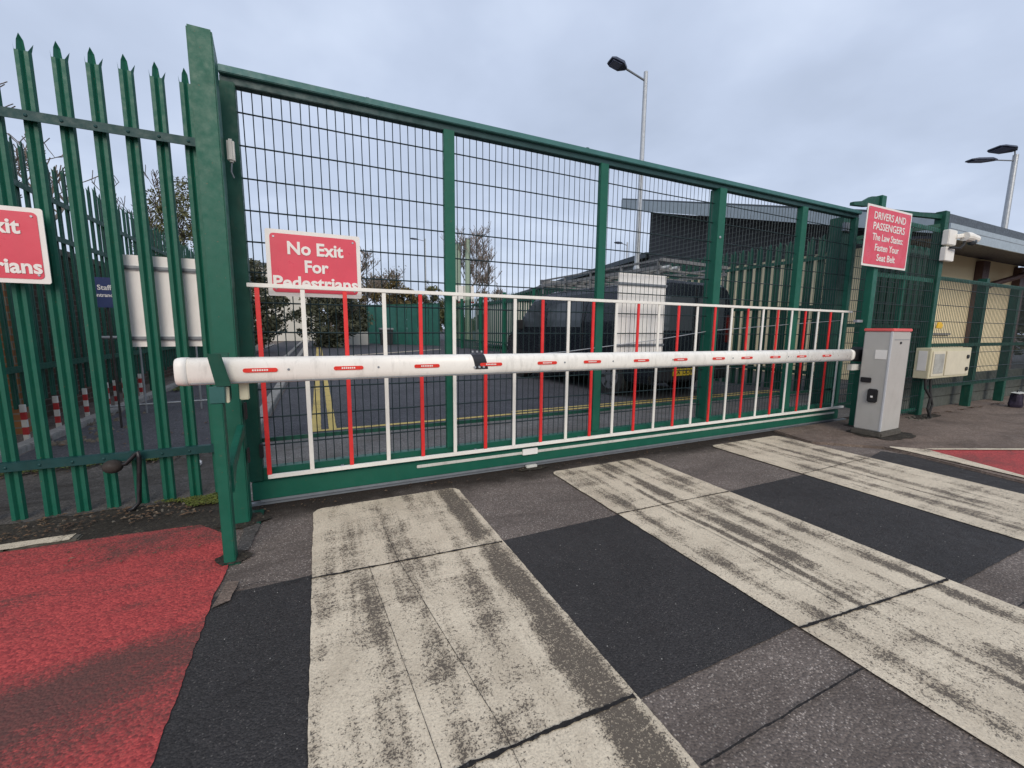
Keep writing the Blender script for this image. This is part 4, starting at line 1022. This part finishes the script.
scatter('moss', MOSS, [(-1.02,-.53,3.14,3.32,1500,.006,.016,.012), (-2.6,-1.6,4.35,4.6,500,.01,.03,.02), (-1.5,-1.3,4.35,4.5,160,.01,.03,.02), (-2.4,-2.2,9,14,400,.03,.06,.02), (-1.35,-.6,4.45,4.6,160,.008,.02,.015)], 'low moss and weeds along the fence foot', 'moss', seed=2)
scatter('leaf_litter', LITTER, [(-2.2,-.6,3.0,3.3,420,.006,.02,.012), (-2.5,-.6,4.3,4.7,260,.01,.03,.012), (-2.4,-1.0,5,9,160,.01,.03,.008), (-.4,6,2.86,3.0,260,.004,.014,.006), (7.6,12,2.65,2.72,120,.01,.03,.026), (-1.2,-.6,2.5,2.85,60,.005,.012,.012)], 'scattered brown leaves and dirt along the kerb and track', 'leaves', seed=3)
scatter('rubble', paint('dirty_stone', (.12,.105,.085), .9, .4, dirt=.6, scale=22), [(-2.6,-.6,4.45,4.68,260,.012,.04,.005), (-1.6,-.8,3.05,3.25,46,.006,.014,.006), (6.9,7.5,2.55,2.72,26,.010,.025,.022), (-2.6,-2.0,5.2,7.2,90,.015,.05,.005)], 'broken stones and grit along the fence line', 'rubble', False, 4)
cr = MB()
rnd = random.Random(9)
for i in range(420):
    x = rnd.uniform(-.4, 5); y = rnd.uniform(.6, 2.9); s = rnd.uniform(.0012, .0030)
    cr.add([(x-s,y-s*.6,.0135),(x+s*.7,y-s,.0135),(x+s,y+s*.8,.0135),(x-s*.6,y+s,.0135),(x,y,.0135+s)], [(0,1,4),(1,2,4),(2,3,4),(3,0,4)])
stuff(cr.build('grit', KERB, None, fix=False), 'fine pale grit scattered over the road surface', 'grit')
lt = tag(MB().box(-.99, -.93, 4.05, 4.13, .012, .05).build('litter', BOARD, None, .008), 'crumpled white litter lying behind the front palisade', 'litter')
lt.rotation_euler = (0, 0, 0)

# ------------------------------------------------------------------ light, sky, camera
wd = bpy.data.worlds.new('World'); S.world = wd; wd.use_nodes = True
nt = wd.node_tree; nt.nodes.clear()
out = N(nt, 'ShaderNodeOutputWorld')
sky = N(nt, 'ShaderNodeTexSky'); sky.sky_type = 'NISHITA'; sky.sun_disc = False
SUN_EL, SUN_AZ = 32, 196      # azimuth measured clockwise from +Y
sky.sun_elevation = R(SUN_EL); sky.sun_rotation = R(SUN_AZ); sky.air_density = 1.2; sky.dust_density = 2.5
b1 = N(nt, 'ShaderNodeBackground'); b1.inputs[1].default_value = .06; L(nt, sky.outputs[0], b1.inputs[0])
tc = N(nt, 'ShaderNodeTexCoord'); sp = N(nt, 'ShaderNodeSeparateXYZ'); L(nt, tc.outputs['Generated'], sp.inputs[0])
zc = math_node(nt, 'ADD', math_node(nt, 'MAXIMUM', sp.outputs[2], 0.), .22)
cm = N(nt, 'ShaderNodeCombineXYZ'); L(nt, math_node(nt, 'DIVIDE', sp.outputs[0], zc), cm.inputs[0]); L(nt, math_node(nt, 'DIVIDE', sp.outputs[1], zc), cm.inputs[1])
cl = noise_node(nt, cm.outputs[0], 1.15, 5, .5, .25)
cl2 = noise_node(nt, cm.outputs[0], 3.2, 4, .5, .2)
f_ = math_node(nt, 'ADD', math_node(nt, 'MULTIPLY', cl, .75), math_node(nt, 'MULTIPLY', cl2, .25))
ccol = ramp(nt, f_, [(.30, (.43, .50, .64)), (.50, (.53, .61, .775)), (.66, (.66, .745, .91))])
hz_ = math_node(nt, 'SUBTRACT', 1.0, math_node(nt, 'MULTIPLY', math_node(nt, 'MAXIMUM', sp.outputs[2], 0.), 3.2), clamp=True)
ccol = mixc(nt, math_node(nt, 'MULTIPLY', hz_, .12), ccol, (.66, .735, .88))
b2 = N(nt, 'ShaderNodeBackground'); L(nt, ccol, b2.inputs[0]); b2.inputs[1].default_value = .95
mx = N(nt, 'ShaderNodeMixShader'); mx.inputs[0].default_value = .86
L(nt, b1.outputs[0], mx.inputs[1]); L(nt, b2.outputs[0], mx.inputs[2]); L(nt, mx.outputs[0], out.inputs[0])
sl_ = bpy.data.lights.new('sun', 'SUN'); sl_.energy = 1.5; sl_.angle = R(40); sl_.color = (1, .91, .78)
so = bpy.data.objects.new('sun', sl_); COL.objects.link(so); so.location = (0, -5, 20)
d = Vector((math.sin(R(SUN_AZ))*math.cos(R(SUN_EL)), math.cos(R(SUN_AZ))*math.cos(R(SUN_EL)), math.sin(R(SUN_EL))))
so.rotation_euler = (-d).to_track_quat('-Z', 'Y').to_euler()

cam = bpy.data.cameras.new('camera'); co = bpy.data.objects.new('camera', cam); COL.objects.link(co)
cam.sensor_width = 36; cam.lens = 414.905*36/1024; cam.clip_start = .03; cam.clip_end = 2000
r_ = Vector((.907157836, -.420686287, .009365267)); u_ = Vector((.047354557, .124178633, .991129261)); fw = Vector((.418117455, .898667188, -.132571033))
M = Matrix.Identity(4)
for i in range(3): M[i][0] = r_[i]; M[i][1] = u_[i]; M[i][2] = -fw[i]
M.translation = (0, 0, 1.16)
co.matrix_world = M
S.camera = co
S.view_settings.view_transform = 'Standard'; S.view_settings.look = 'None'; S.view_settings.exposure = .33; S.view_settings.gamma = 1
S.view_settings.use_curve_mapping = False
